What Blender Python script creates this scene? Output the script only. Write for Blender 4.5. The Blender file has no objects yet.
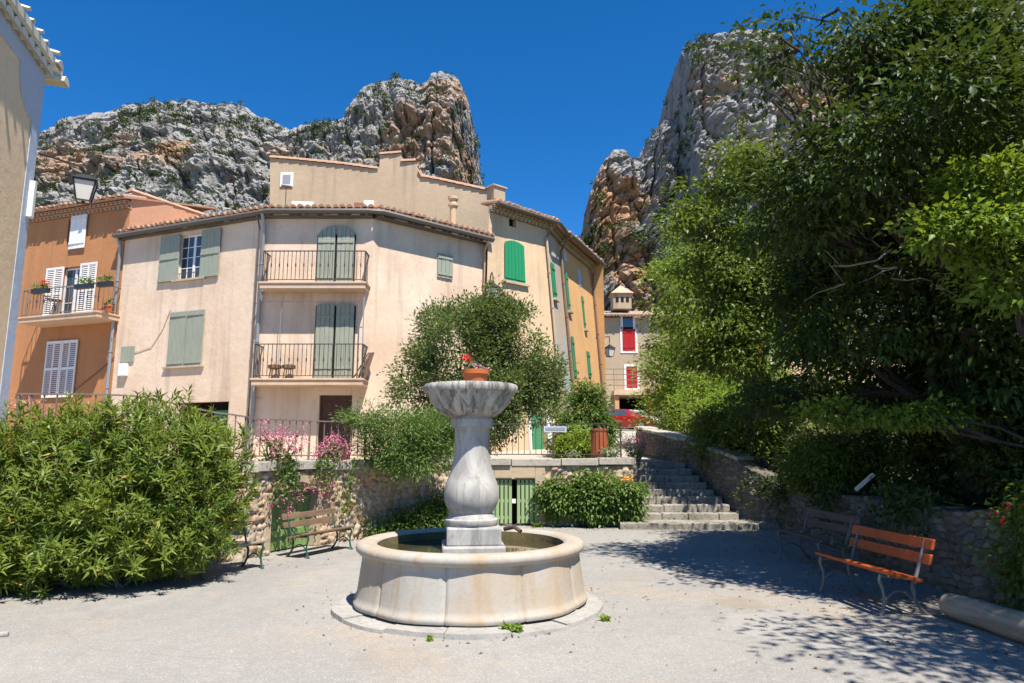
import bpy, math, random
import numpy as np
from mathutils import Vector, noise
R_ = math.radians
scene = bpy.context.scene
col = scene.collection

# ------------------------------------------------------------------ camera
FPX = 1024 * 24.0 / 36.0
PITCH = R_(9.03)
CAMZ = 1.6
cam_d = bpy.data.cameras.new('camera')
cam_d.lens = 24.0
cam_d.sensor_width = 36.0
cam_d.clip_start = 0.05
cam_d.clip_end = 3000.0
cam = bpy.data.objects.new('camera', cam_d)
cam.location = (0, 0, CAMZ)
cam.rotation_euler = (math.pi / 2 + PITCH, 0, 0)
col.objects.link(cam)
scene.camera = cam

# ------------------------------------------------------------------ light
SUN_EL, SUN_AZ = 62.0, 28.0           # azimuth: degrees to the right of straight behind the camera
sdir = Vector((math.sin(R_(SUN_AZ)) * math.cos(R_(SUN_EL)), -math.cos(R_(SUN_AZ)) * math.cos(R_(SUN_EL)), math.sin(R_(SUN_EL))))
world = bpy.data.worlds.new('World')
scene.world = world
world.use_nodes = True
wn = world.node_tree
bg = wn.nodes['Background']
sky = wn.nodes.new('ShaderNodeTexSky')
sky.sky_type = 'NISHITA'
sky.sun_disc = False
sky.sun_elevation = R_(SUN_EL)
sky.sun_rotation = R_(180 - SUN_AZ)
sky.altitude = 700
sky.air_density = 0.75
sky.dust_density = 0.0
sky.ozone_density = 6.0
hsv = wn.nodes.new('ShaderNodeHueSaturation')
hsv.inputs['Saturation'].default_value = 1.27
wn.links.new(sky.outputs['Color'], hsv.inputs['Color'])
wn.links.new(hsv.outputs['Color'], bg.inputs['Color'])
bg.inputs['Strength'].default_value = 0.112
sun_d = bpy.data.lights.new('sun', 'SUN')
sun_d.energy = 5.0
sun_d.angle = R_(0.55)
sun_d.color = (1.0, 0.95, 0.87)
sun = bpy.data.objects.new('sun', sun_d)
sun.rotation_euler = sdir.to_track_quat('Z', 'Y').to_euler()
sun.location = (10, -10, 40)
col.objects.link(sun)
scene.view_settings.view_transform = 'Standard'
scene.view_settings.look = 'None'
scene.view_settings.gamma = 1.0
scene.view_settings.exposure = 0.92
scene.cycles.max_bounces = 8
scene.cycles.diffuse_bounces = 3
scene.cycles.glossy_bounces = 3
scene.cycles.transmission_bounces = 5
scene.cycles.transparent_max_bounces = 8

# ------------------------------------------------------------------ helpers: measuring the photograph
cp, sp = math.cos(PITCH), math.sin(PITCH)
def ray(px, py):
    dx = (px - 512) / FPX
    dy = (341.5 - py) / FPX
    return Vector((dx, cp - dy * sp, sp + dy * cp))
def at(px, py, Y):
    d = ray(px, py)
    return Vector((0, 0, CAMZ)) + d * (Y / d.y)
def onz(px, py, z=0.0):
    d = ray(px, py)
    return Vector((0, 0, CAMZ)) + d * ((z - CAMZ) / d.z)
def proj(p):
    x, y, z = p[0], p[1], p[2] - CAMZ
    dep = y * cp + z * sp
    return 512 + FPX * x / dep, 341.5 - FPX * (z * cp - y * sp) / dep

# ------------------------------------------------------------------ helpers: objects
def origin(o):
    v = Vector((0, 0, 0))
    while o is not None:
        v += o.location
        o = o.parent
    return v
def tag(o, label=None, cat=None, group=None, kind=None):
    if label: o['label'] = label
    if cat: o['category'] = cat
    if group: o['group'] = group
    if kind: o['kind'] = kind
    return o
def thing(name, label, cat, loc=(0, 0, 0), group=None):
    o = bpy.data.objects.new(name, None)
    o.empty_display_size = 0.2
    o.location = loc
    col.objects.link(o)
    return tag(o, label, cat, group)
def copy_tree(o, parent=None):
    c = o.copy()
    col.objects.link(c)
    if parent is not None:
        c.parent = parent
    for ch in list(o.children):
        copy_tree(ch, c)
    return c
def link_mesh(name, me, mat, parent=None, label=None):
    o = bpy.data.objects.new(name, me)
    col.objects.link(o)
    if mat is not None and not me.materials:
        me.materials.append(mat)
    if parent is not None:
        o.parent = parent
    if label: o['label'] = label
    return o

class MB:
    """collects shapes in world coordinates; build() links them as one mesh object"""
    def __init__(s):
        s.v, s.f = [], []
    def face(s, pts):
        n = len(s.v)
        s.v.extend([tuple(p) for p in pts])
        s.f.append(tuple(range(n, n + len(pts))))
    def hexa(s, p):           # p: 8 points, bottom ring 0-3, top ring 4-7
        n = len(s.v)
        s.v.extend([tuple(q) for q in p])
        for q in ((3, 2, 1, 0), (4, 5, 6, 7), (0, 1, 5, 4), (1, 2, 6, 5), (2, 3, 7, 6), (3, 0, 4, 7)):
            s.f.append(tuple(n + i for i in q))
    def box(s, c, size, rz=0.0):
        cx, cy, cz = c
        a, b, h = size[0] / 2, size[1] / 2, size[2] / 2
        ca, sa = math.cos(rz), math.sin(rz)
        pts = []
        for z in (-h, h):
            for x, y in ((-a, -b), (a, -b), (a, b), (-a, b)):
                pts.append((cx + x * ca - y * sa, cy + x * sa + y * ca, cz + z))
        s.hexa(pts)
    def bar(s, p, q, w, h, up=(0, 0, 1)):   # box beam from p to q
        p, q = Vector(p), Vector(q)
        d = (q - p).normalized()
        up = Vector(up)
        side = d.cross(up)
        if side.length < 1e-4:
            side = d.cross(Vector((1, 0, 0)))
        side.normalize()
        upv = side.cross(d)
        a, b = side * (w / 2), upv * (h / 2)
        s.hexa([p - a - b, p + a - b, p + a + b, p - a + b, q - a - b, q + a - b, q + a + b, q - a + b])
    def fbox(s, fc, u0, u1, z0, z1, w0, w1):
        s.hexa([fc.p(u0, z0, w1), fc.p(u1, z0, w1), fc.p(u1, z0, w0), fc.p(u0, z0, w0),
                fc.p(u0, z1, w1), fc.p(u1, z1, w1), fc.p(u1, z1, w0), fc.p(u0, z1, w0)])
    def fquad(s, fc, u0, u1, z0, z1, w=0.0):
        s.face([fc.p(u0, z0, w), fc.p(u1, z0, w), fc.p(u1, z1, w), fc.p(u0, z1, w)])
    def tube(s, pts, radii, seg=6, cap=True):
        pts = [Vector(p) for p in pts]
        if not isinstance(radii, (list, tuple)):
            radii = [radii] * len(pts)
        n0 = len(s.v)
        ref = None
        for i, p in enumerate(pts):
            if i == 0: d = pts[1] - p
            elif i == len(pts) - 1: d = p - pts[i - 1]
            else: d = pts[i + 1] - pts[i - 1]
            if d.length < 1e-9: d = Vector((0, 0, 1))
            d.normalize()
            if ref is None:
                ref = Vector((0, 0, 1)) if abs(d.z) < 0.9 else Vector((1, 0, 0))
            a = d.cross(ref)
            if a.length < 1e-4:
                a = d.cross(Vector((0.3, 1, 0.1)))
            a.normalize()
            b = a.cross(d)
            for k in range(seg):
                t = 2 * math.pi * k / seg
                s.v.append(tuple(p + (a * math.cos(t) + b * math.sin(t)) * radii[i]))
        for i in range(len(pts) - 1):
            for k in range(seg):
                k2 = (k + 1) % seg
                s.f.append((n0 + i * seg + k, n0 + i * seg + k2, n0 + (i + 1) * seg + k2, n0 + (i + 1) * seg + k))
        if cap:
            s.f.append(tuple(n0 + k for k in range(seg))[::-1])
            m = n0 + (len(pts) - 1) * seg
            s.f.append(tuple(m + k for k in range(seg)))
    def lathe(s, prof, seg=48, c=(0, 0, 0), rmod=None, cap=True, off=0.0):
        n0 = len(s.v)
        for j, (r, z) in enumerate(prof):
            for k in range(seg):
                t = 2 * math.pi * k / seg + off
                rr = r if rmod is None else rmod(r, z, t, j)
                s.v.append((c[0] + rr * math.cos(t), c[1] + rr * math.sin(t), c[2] + z))
        for j in range(len(prof) - 1):
            for k in range(seg):
                k2 = (k + 1) % seg
                s.f.append((n0 + j * seg + k, n0 + j * seg + k2, n0 + (j + 1) * seg + k2, n0 + (j + 1) * seg + k))
        if cap:
            s.f.append(tuple(n0 + k for k in range(seg))[::-1])
            m = n0 + (len(prof) - 1) * seg
            s.f.append(tuple(m + k for k in range(seg)))
    def prism(s, poly, off):   # poly: list of 3D points, extruded by vector off
        off = Vector(off)
        a = [Vector(p) for p in poly]
        b = [p + off for p in a]
        n = len(a)
        n0 = len(s.v)
        s.v.extend([tuple(p) for p in a + b])
        s.f.append(tuple(n0 + i for i in range(n))[::-1])
        s.f.append(tuple(n0 + n + i for i in range(n)))
        for i in range(n):
            j = (i + 1) % n
            s.f.append((n0 + i, n0 + j, n0 + n + j, n0 + n + i))
    def build(s, name, mat, parent=None, smooth=False, label=None, bevel=0.0):
        o0 = origin(parent) if parent is not None else Vector((0, 0, 0))
        me = bpy.data.meshes.new(name)
        me.from_pydata([(x - o0.x, y - o0.y, z - o0.z) for x, y, z in s.v], [], s.f)
        if smooth:
            me.shade_smooth()
            me.set_sharp_from_angle(angle=R_(42))
        ob = link_mesh(name, me, mat, parent, label)
        if bevel:
            md = ob.modifiers.new('bevel', 'BEVEL')
            md.width = bevel
            md.segments = 2
            md.limit_method = 'ANGLE'
        return ob

class Fac:
    """a vertical plane: u runs from a to b, w points out towards the street"""
    def __init__(s, a, b):
        s.a = Vector((a[0], a[1], 0))
        d = Vector((b[0] - a[0], b[1] - a[1], 0))
        s.len = d.length
        s.d = d.normalized()
        s.n = Vector((s.d.y, -s.d.x, 0))
    def p(s, u, z, w=0.0):
        q = s.a + s.d * u + s.n * w
        return Vector((q.x, q.y, z))
    def uz(s, px, py, w=0.0):
        d = ray(px, py)
        o = Vector((0, 0, CAMZ))
        t = ((s.a + s.n * w) - o).dot(s.n) / d.dot(s.n)
        q = o + d * t
        return (q - s.a).dot(s.d), q.z
    def rect(s, x0, y0, x1, y1, w=0.0):
        u0, z1 = s.uz(x0, y0, w)
        u1, z0 = s.uz(x1, y1, w)
        return u0, u1, z0, z1

# ------------------------------------------------------------------ helpers: materials
class G:
    def __init__(s, name):
        s.m = bpy.data.materials.new(name)
        s.m.use_nodes = True
        s.nt = s.m.node_tree
        s.b = s.nt.nodes['Principled BSDF']
        s.outn = s.nt.nodes['Material Output']
        tc = s.nt.nodes.new('ShaderNodeTexCoord')
        s.obj = tc.outputs['Object']
        s.gen = tc.outputs['Generated']
        s.geo = s.nt.nodes.new('ShaderNodeNewGeometry')
        s.pos = s.geo.outputs['Position']
    def set(s, **kw):
        names = dict(base='Base Color', rough='Roughness', metal='Metallic', spec='Specular IOR Level', trans='Transmission Weight', normal='Normal', ior='IOR')
        for k, v in kw.items():
            s.inp(s.b.inputs[names[k]], v)
        return s
    def inp(s, sock, v):
        if isinstance(v, bpy.types.NodeSocket):
            s.nt.links.new(v, sock)
        elif isinstance(v, (tuple, list)):
            if sock.type == 'RGBA' and len(v) == 3: v = (*v, 1)
            sock.default_value = v
        else:
            sock.default_value = v
    def mapv(s, vec, scale=(1, 1, 1), loc=(0, 0, 0), rot=(0, 0, 0)):
        n = s.nt.nodes.new('ShaderNodeMapping')
        s.inp(n.inputs['Vector'], vec)
        n.inputs['Scale'].default_value = scale
        n.inputs['Location'].default_value = loc
        n.inputs['Rotation'].default_value = rot
        return n.outputs[0]
    def noise(s, scale, detail=4, rough=0.55, vec=None, dist=0.0, color=False):
        n = s.nt.nodes.new('ShaderNodeTexNoise')
        s.inp(n.inputs['Vector'], vec if vec is not None else s.obj)
        n.inputs['Scale'].default_value = scale
        n.inputs['Detail'].default_value = detail
        n.inputs['Roughness'].default_value = rough
        n.inputs['Distortion'].default_value = dist
        return n.outputs['Color' if color else 'Fac']
    def voro(s, scale, vec=None, feature='F1', out='Distance', rnd=1.0):
        n = s.nt.nodes.new('ShaderNodeTexVoronoi')
        n.feature = feature
        s.inp(n.inputs['Vector'], vec if vec is not None else s.obj)
        n.inputs['Scale'].default_value = scale
        n.inputs['Randomness'].default_value = rnd
        return n.outputs[out]
    def ramp(s, f, stops, interp='LINEAR'):
        n = s.nt.nodes.new('ShaderNodeValToRGB')
        s.inp(n.inputs['Fac'], f)
        e = n.color_ramp.elements
        n.color_ramp.interpolation = interp
        while len(e) < len(stops): e.new(0.5)
        for el, (p, c) in zip(e, stops):
            el.position = p
            if isinstance(c, (int, float)): c = (c, c, c)
            el.color = (*c[:3], 1)
        return n.outputs['Color']
    def mix(s, f, a, b, mode='MIX'):
        n = s.nt.nodes.new('ShaderNodeMix')
        n.data_type = 'RGBA'
        n.blend_type = mode
        s.inp(n.inputs[0], f)
        s.inp(n.inputs[6], a)
        s.inp(n.inputs[7], b)
        return n.outputs[2]
    def math(s, op, a, b=0.0, c=None, clamp=False):
        n = s.nt.nodes.new('ShaderNodeMath')
        n.operation = op
        n.use_clamp = clamp
        s.inp(n.inputs[0], a)
        s.inp(n.inputs[1], b)
        if c is not None: s.inp(n.inputs[2], c)
        return n.outputs[0]
    def attr(s, name):
        n = s.nt.nodes.new('ShaderNodeAttribute')
        n.attribute_name = name
        return n.outputs['Fac']
    def bump(s, h, strength=0.3, dist=0.02):
        n = s.nt.nodes.new('ShaderNodeBump')
        s.inp(n.inputs['Height'], h)
        n.inputs['Strength'].default_value = strength
        n.inputs['Distance'].default_value = dist
        s.nt.links.new(n.outputs[0], s.b.inputs['Normal'])
        return n.outputs[0]

def lerp(a, b, t): return tuple(x + (y - x) * t for x, y in zip(a, b))
def mul(a, k): return tuple(min(1.0, x * k) for x in a)

def stucco(name, c, patch=None, grime=0.35, streak=0.5, scale=0.55):
    g = G(name)
    patch = patch or mul(c, 0.82)
    n1 = g.noise(scale, 6, 0.62, g.pos)
    base = g.mix(g.ramp(n1, [(0.36, 0.0), (0.66, 1.0)]), c, patch)
    n2 = g.noise(9, 5, 0.65, g.pos)
    base = g.mix(g.math('MULTIPLY', g.ramp(n2, [(0.4, 0.0), (0.75, 1.0)]), 0.35), base, mul(c, 0.72))
    st = g.noise(1.0, 5, 0.6, g.mapv(g.pos, (2.6, 2.6, 0.16)))
    base = g.mix(g.math('MULTIPLY', g.ramp(st, [(0.52, 0.0), (0.78, 1.0)]), streak), base, lerp(mul(c, 0.55), (0.16, 0.14, 0.12), 0.4))
    cr = g.noise(2.3, 8, 0.7, g.pos, 1.5)
    base = g.mix(g.math('MULTIPLY', g.ramp(cr, [(0.60, 0.0), (0.70, 1.0)]), grime), base, lerp(mul(c, 0.7), (0.3, 0.27, 0.23), 0.5))
    g.set(base=base, rough=0.92, spec=0.15)
    h = g.math('ADD', g.math('MULTIPLY', g.noise(45, 4, 0.7, g.pos), 0.6), g.math('MULTIPLY', g.noise(5, 4, 0.6, g.pos), 1.4))
    g.bump(h, 0.45, 0.02)
    return g.m

def paint(name, c, rough=0.55, wear=0.35, worn=None, vec=(6, 6, 1.2)):
    g = G(name)
    worn = worn or mul(c, 0.62)
    n = g.noise(1.6, 6, 0.65, g.mapv(g.obj, vec))
    b = g.mix(g.math('MULTIPLY', g.ramp(n, [(0.42, 0.0), (0.72, 1.0)]), wear), c, worn)
    n2 = g.noise(40, 3, 0.6)
    b = g.mix(g.math('MULTIPLY', n2, 0.18), b, mul(c, 0.6))
    g.set(base=b, rough=rough, spec=0.3)
    g.bump(n2, 0.15, 0.004)
    return g.m

def metal(name, c, rough=0.5, metallic=0.0, rust=0.3):
    g = G(name)
    n = g.noise(7, 6, 0.7)
    b = g.mix(g.math('MULTIPLY', g.ramp(n, [(0.5, 0.0), (0.72, 1.0)]), rust), c, (0.16, 0.09, 0.05))
    g.set(base=b, rough=rough, metal=metallic)
    g.bump(g.noise(60, 3), 0.12, 0.003)
    return g.m

def wood(name, c, c2, rough=0.6, vec=(1, 12, 12), scale=2.0):
    g = G(name)
    n = g.noise(scale, 6, 0.6, g.mapv(g.obj, vec), 0.6)
    b = g.mix(g.ramp(n, [(0.3, 0.0), (0.7, 1.0)]), c, c2)
    n2 = g.noise(3.0, 4, 0.6)
    b = g.mix(g.math('MULTIPLY', g.ramp(n2, [(0.5, 0.0), (0.75, 1.0)]), 0.5), b, mul(c2, 0.5))
    g.set(base=b, rough=rough, spec=0.35)
    g.bump(n, 0.3, 0.006)
    return g.m

def terracotta(name, c=(0.46, 0.23, 0.13), c2=(0.34, 0.25, 0.18)):
    g = G(name)
    n = g.noise(3.2, 5, 0.65, g.pos)
    b = g.mix(g.ramp(n, [(0.35, 0.0), (0.65, 1.0)]), c, c2)
    n2 = g.voro(4.2, g.pos, out='Color')
    b = g.mix(0.06, b, n2, 'OVERLAY')
    n3 = g.noise(22, 4, 0.7, g.pos)
    b = g.mix(g.math('MULTIPLY', g.ramp(n3, [(0.55, 0.0), (0.7, 1.0)]), 0.6), b, (0.17, 0.16, 0.13))
    g.set(base=b, rough=0.9, spec=0.15)
    g.bump(n3, 0.4, 0.01)
    return g.m

def leafmat(name, c, c2, tr=None, rough=0.42, transl=0.32, spec=0.25):
    g = G(name)
    r = g.attr('rnd')
    b = g.mix(r, c, c2)
    sp_ = g.noise(1.3, 3, 0.6, g.pos)
    b = g.mix(g.math('MULTIPLY', g.ramp(sp_, [(0.4, 0.0), (0.65, 1.0)]), 0.45), b, lerp(c2, (c2[0] * 1.5, c2[1] * 1.25, c2[2]), 0.6))
    g.set(base=b, rough=rough, spec=spec)
    t = g.nt.nodes.new('ShaderNodeBsdfTranslucent')
    tr = tr or (min(1, c2[0] * 2.2), min(1, c2[1] * 2.0), c2[2] * 0.9)
    g.inp(t.inputs['Color'], g.mix(r, tr, mul(tr, 0.7)))
    mx = g.nt.nodes.new('ShaderNodeMixShader')
    mx.inputs[0].default_value = transl
    g.nt.links.new(g.b.outputs[0], mx.inputs[1])
    g.nt.links.new(t.outputs[0], mx.inputs[2])
    g.nt.links.new(mx.outputs[0], g.outn.inputs['Surface'])
    return g.m

def plain(name, c, rough=0.7, spec=0.3, var=0.25):
    g = G(name)
    n = g.noise(8, 4, 0.6)
    g.set(base=g.mix(g.math('MULTIPLY', n, var), c, mul(c, 0.5)), rough=rough, spec=spec)
    return g.m

def glassmat(name, c=(0.03, 0.04, 0.05)):
    g = G(name)
    n = g.noise(3, 2)
    g.set(base=g.mix(n, c, mul(c, 2.0)), rough=0.06, spec=0.9)
    g.bump(n, 0.03, 0.01)
    return g.m

M = {}
M['peach'] = stucco('peach_stucco', (0.72, 0.56, 0.42), (0.60, 0.425, 0.295), 0.55, 0.65)
M['peach_old'] = stucco('faded_peach_stucco', (0.58, 0.38, 0.24), (0.52, 0.40, 0.30), 0.3, 0.4)
M['orange'] = stucco('orange_stucco', (0.46, 0.21, 0.09), (0.39, 0.175, 0.08), 0.3, 0.5)
M['salmon'] = stucco('salmon_stucco', (0.56, 0.29, 0.17), (0.47, 0.27, 0.18), 0.45, 0.45)
M['buff'] = stucco('buff_roughcast', (0.44, 0.34, 0.23), (0.36, 0.28, 0.19), 0.35, 0.75)
M['cream'] = stucco('cream_stucco', (0.62, 0.445, 0.275), (0.52, 0.37, 0.23), 0.4, 0.5)
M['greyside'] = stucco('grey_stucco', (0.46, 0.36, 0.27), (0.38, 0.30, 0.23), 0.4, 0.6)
M['apricot'] = stucco('apricot_stucco', (0.62, 0.35, 0.14), (0.55, 0.32, 0.15), 0.35, 0.4)
M['taupe'] = stucco('taupe_stucco', (0.46, 0.345, 0.23), (0.38, 0.29, 0.20), 0.25, 0.3)
M['ochre'] = stucco('ochre_stucco', (0.80, 0.60, 0.38), (0.72, 0.52, 0.32), 0.4, 0.35)
M['brick'] = stucco('red_orange_stucco', (0.52, 0.15, 0.07), None, 0.4, 0.4)
M['white'] = paint('white_paint', (0.74, 0.72, 0.68), 0.6, 0.3)
M['bluegrey'] = stucco('blue_grey_paint', (0.47, 0.52, 0.58), (0.42, 0.47, 0.54), 0.25, 0.35)
M['blue_patch'] = stucco('faded_blue_paint', (0.24, 0.38, 0.46), (0.36, 0.38, 0.36), 0.6, 0.5)
M['sage'] = paint('sage_green_paint', (0.29, 0.305, 0.235), 0.6, 0.5)
M['green'] = paint('bright_green_paint', (0.01, 0.23, 0.085), 0.55, 0.55, (0.05, 0.19, 0.10))
M['dgreen'] = paint('mid_green_paint', (0.04, 0.20, 0.09), 0.55, 0.5, (0.14, 0.2, 0.11))
M['gategreen'] = paint('pale_green_paint', (0.27, 0.38, 0.17), 0.55, 0.5, (0.26, 0.30, 0.18))
M['oldgreen'] = paint('weathered_green_paint', (0.16, 0.29, 0.085), 0.6, 0.8, (0.28, 0.27, 0.13))
M['red'] = paint('red_paint', (0.42, 0.012, 0.012), 0.5, 0.3)
M['browndoor'] = wood('brown_door_wood', (0.09, 0.035, 0.02), (0.05, 0.02, 0.012), 0.5, (12, 12, 1))
M['zinc'] = metal('grey_zinc', (0.30, 0.31, 0.32), 0.45, 0.3, 0.25)
M['gutter'] = metal('dark_gutter', (0.10, 0.085, 0.07), 0.6, 0.0, 0.5)
M['iron'] = metal('dark_iron', (0.045, 0.035, 0.03), 0.6, 0.0, 0.6)
M['rail'] = metal('weathered_brown_iron', (0.17, 0.135, 0.11), 0.7, 0.0, 0.5)
M['blackiron'] = metal('black_iron', (0.02, 0.02, 0.022), 0.45, 0.0, 0.1)
M['tile'] = terracotta('roof_tile')
M['tile_pale'] = terracotta('pale_roof_tile', (0.50, 0.30, 0.19), (0.42, 0.33, 0.25))
M['tile_cream'] = plain('lime_washed_tile', (0.66, 0.62, 0.50), 0.8, 0.2)
M['glass'] = glassmat('window_glass')
M['pot'] = plain('terracotta_pot', (0.50, 0.14, 0.045), 0.75, 0.25, 0.3)
M['void'] = plain('dark_interior', (0.02, 0.018, 0.015), 0.9, 0.1)
M['bark'] = wood('bark', (0.06, 0.046, 0.035), (0.025, 0.02, 0.016), 0.95, (9, 9, 2), 3.0)
M['twig'] = wood('pale_twig_bark', (0.26, 0.22, 0.18), (0.15, 0.12, 0.10), 0.9, (9, 9, 2), 3.0)
M['redwood'] = wood('orange_red_varnished_wood', (0.46, 0.092, 0.022), (0.27, 0.05, 0.015), 0.38, (14, 1.3, 14))
M['oldslat'] = wood('weathered_brown_slat', (0.20, 0.125, 0.075), (0.11, 0.07, 0.045), 0.75, (1.5, 14, 14))
M['greyslat'] = wood('grey_weathered_slat', (0.30, 0.26, 0.21), (0.19, 0.16, 0.13), 0.8, (1.5, 14, 14))
M['benchgreen'] = paint('dark_green_cast_iron', (0.025, 0.075, 0.05), 0.5, 0.4, (0.05, 0.06, 0.05))
M['benchgrey'] = metal('grey_cast_iron', (0.16, 0.15, 0.14), 0.6, 0.2, 0.3)
M['log'] = wood('bleached_log_wood', (0.42, 0.34, 0.24), (0.25, 0.195, 0.135), 0.85, (10, 1.0, 10))
M['binwood'] = wood('orange_brown_slat', (0.36, 0.105, 0.035), (0.22, 0.06, 0.025), 0.6, (10, 10, 1.2))

def stone(name, c, c2, dark=(0.16, 0.15, 0.13), lich=0.5, sc=1.0):
    g = G(name)
    n = g.noise(2.2 * sc, 7, 0.65, g.pos)
    b = g.mix(g.ramp(n, [(0.35, 0.0), (0.65, 1.0)]), c, c2)
    n2 = g.noise(14 * sc, 6, 0.7, g.pos)
    b = g.mix(g.math('MULTIPLY', g.ramp(n2, [(0.52, 0.0), (0.68, 1.0)]), lich), b, dark)
    g.set(base=b, rough=0.9, spec=0.2)
    g.bump(g.math('ADD', n2, g.math('MULTIPLY', g.noise(60 * sc, 3, 0.6, g.pos), 0.4)), 0.5, 0.02)
    return g.m
M['coping'] = stone('coping_stone', (0.42, 0.38, 0.32), (0.34, 0.31, 0.26), (0.15, 0.145, 0.13), 0.7)
M['step'] = stone('step_stone', (0.33, 0.30, 0.25), (0.20, 0.18, 0.145), (0.05, 0.047, 0.04), 0.95)
M['plaster_old'] = stucco('old_beige_plaster', (0.46, 0.36, 0.24), (0.40, 0.32, 0.22), 0.5, 0.6, 1.5)

def rubble(name, cols, mortar):
    g = G(name)
    r = g.attr('rnd')
    b = g.ramp(r, [(i / (len(cols) - 1), c) for i, c in enumerate(cols)])
    n = g.noise(18, 6, 0.7, g.pos)
    b = g.mix(g.math('MULTIPLY', g.ramp(n, [(0.45, 0.0), (0.7, 1.0)]), 0.55), b, (0.17, 0.15, 0.12))
    b = g.mix(g.attr('joint'), b, mortar)
    lich = g.noise(1.6, 5, 0.65, g.pos)
    b = g.mix(g.math('MULTIPLY', g.ramp(lich, [(0.55, 0.0), (0.7, 1.0)]), 0.5), b, (0.16, 0.155, 0.14))
    g.set(base=b, rough=0.92, spec=0.15)
    g.bump(n, 0.5, 0.02)
    return g.m
M['rubble'] = rubble('rubble_stone', [(0.50, 0.40, 0.28), (0.44, 0.25, 0.12), (0.55, 0.47, 0.36), (0.34, 0.27, 0.20), (0.56, 0.40, 0.24), (0.42, 0.37, 0.31)], (0.25, 0.19, 0.13))
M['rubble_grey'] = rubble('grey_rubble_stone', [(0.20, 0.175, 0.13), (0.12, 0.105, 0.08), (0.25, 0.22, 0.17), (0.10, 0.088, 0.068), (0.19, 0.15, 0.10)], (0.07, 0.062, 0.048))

# ground of the square
def groundmat():
    g = G('worn_pale_asphalt')
    big = g.noise(0.22, 6, 0.6, g.pos, 0.8)
    b = g.mix(g.ramp(big, [(0.38, 0.0), (0.62, 1.0)]), (0.245, 0.231, 0.208), (0.305, 0.286, 0.255))
    pat = g.noise(0.55, 5, 0.6, g.mapv(g.pos, (1, 1, 1), (7.3, 2.1, 0)), 0.6)
    b = g.mix(g.math('MULTIPLY', g.ramp(pat, [(0.54, 0.0), (0.70, 1.0)]), 0.75), b, (0.35, 0.275, 0.195))
    st = g.noise(1.1, 6, 0.7, g.mapv(g.pos, (1, 1, 1), (3.1, 9.7, 0)), 0.4)
    b = g.mix(g.math('MULTIPLY', g.ramp(st, [(0.58, 0.0), (0.72, 1.0)]), 0.45), b, (0.17, 0.158, 0.145))
    gr = g.voro(95, g.pos, out='Color')
    sep = g.nt.nodes.new('ShaderNodeSeparateColor'); g.inp(sep.inputs[0], gr)
    b = g.mix(g.math('MULTIPLY', g.ramp(sep.outputs[0], [(0.45, 0.0), (1.0, 1.0)]), 0.38), b, (0.15, 0.14, 0.13))
    b = g.mix(g.math('MULTIPLY', g.ramp(sep.outputs[1], [(0.7, 0.0), (1.0, 1.0)]), 0.38), b, (0.50, 0.48, 0.45))
    mid = g.noise(5.5, 6, 0.7, g.pos)
    b = g.mix(g.math('MULTIPLY', g.ramp(mid, [(0.42, 0.0), (0.7, 1.0)]), 0.35), b, (0.20, 0.19, 0.175))
    rep_ = g.noise(0.33, 3, 0.5, g.mapv(g.pos, (1, 0.7, 1), (11.3, 4.2, 0)), 0.3)
    b = g.mix(g.math('MULTIPLY', g.ramp(rep_, [(0.585, 0.0), (0.60, 1.0)]), 0.45), b, (0.33, 0.31, 0.28))
    crk = g.voro(0.42, g.mix(0.35, g.pos, g.noise(1.5, 5, 0.6, g.pos, color=True), 'ADD'), 'DISTANCE_TO_EDGE')
    b = g.mix(g.math('MULTIPLY', g.ramp(crk, [(0.0, 1.0), (0.010, 0.0)]), 0.16), b, (0.13, 0.12, 0.105))
    # one round damp stain
    for (sx, sy, rr, a) in ((2.42, 7.55, 0.30, 0.8), (-0.9, 5.6, 0.35, 0.35), (1.6, 9.2, 0.4, 0.3)):
        vd = g.nt.nodes.new('ShaderNodeVectorMath'); vd.operation = 'DISTANCE'
        wob = g.nt.nodes.new('ShaderNodeVectorMath'); wob.operation = 'MULTIPLY_ADD'
        g.inp(wob.inputs[0], g.noise(4, 3, 0.6, g.pos, color=True)); wob.inputs[1].default_value = (0.25, 0.25, 0.0); g.inp(wob.inputs[2], g.pos)
        g.inp(vd.inputs[0], wob.outputs[0]); vd.inputs[1].default_value = (sx + 0.12, sy + 0.12, 0)
        f = g.ramp(vd.outputs['Value'], [(rr * 0.8, 1.0), (rr * 1.05, 0.0)])
        b = g.mix(g.math('MULTIPLY', f, a * 0.6), b, (0.24, 0.185, 0.13))
    g.set(base=b, rough=0.93, spec=0.15)
    h = g.math('ADD', g.math('MULTIPLY', g.voro(95, g.pos), 0.5), g.math('MULTIPLY', g.noise(7, 5, 0.65, g.pos), 1.2))
    g.bump(h, 0.5, 0.012)
    return g.m
M['ground'] = groundmat()
def pathmat():
    g = G('dusty_concrete')
    n = g.noise(0.8, 6, 0.65, g.pos)
    b = g.mix(n, (0.42, 0.37, 0.30), (0.32, 0.28, 0.23))
    g.set(base=b, rough=0.95, spec=0.1)
    g.bump(g.noise(30, 4, 0.7, g.pos), 0.4, 0.01)
    return g.m
M['path'] = pathmat()
def soilmat():
    g = G('garden_soil')
    n = g.noise(1.5, 6, 0.7, g.pos)
    b = g.mix(n, (0.12, 0.085, 0.05), (0.05, 0.06, 0.025))
    g.set(base=b, rough=1.0, spec=0.05)
    g.bump(g.noise(12, 5, 0.7, g.pos), 0.8, 0.05)
    return g.m
M['soil'] = soilmat()
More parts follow.
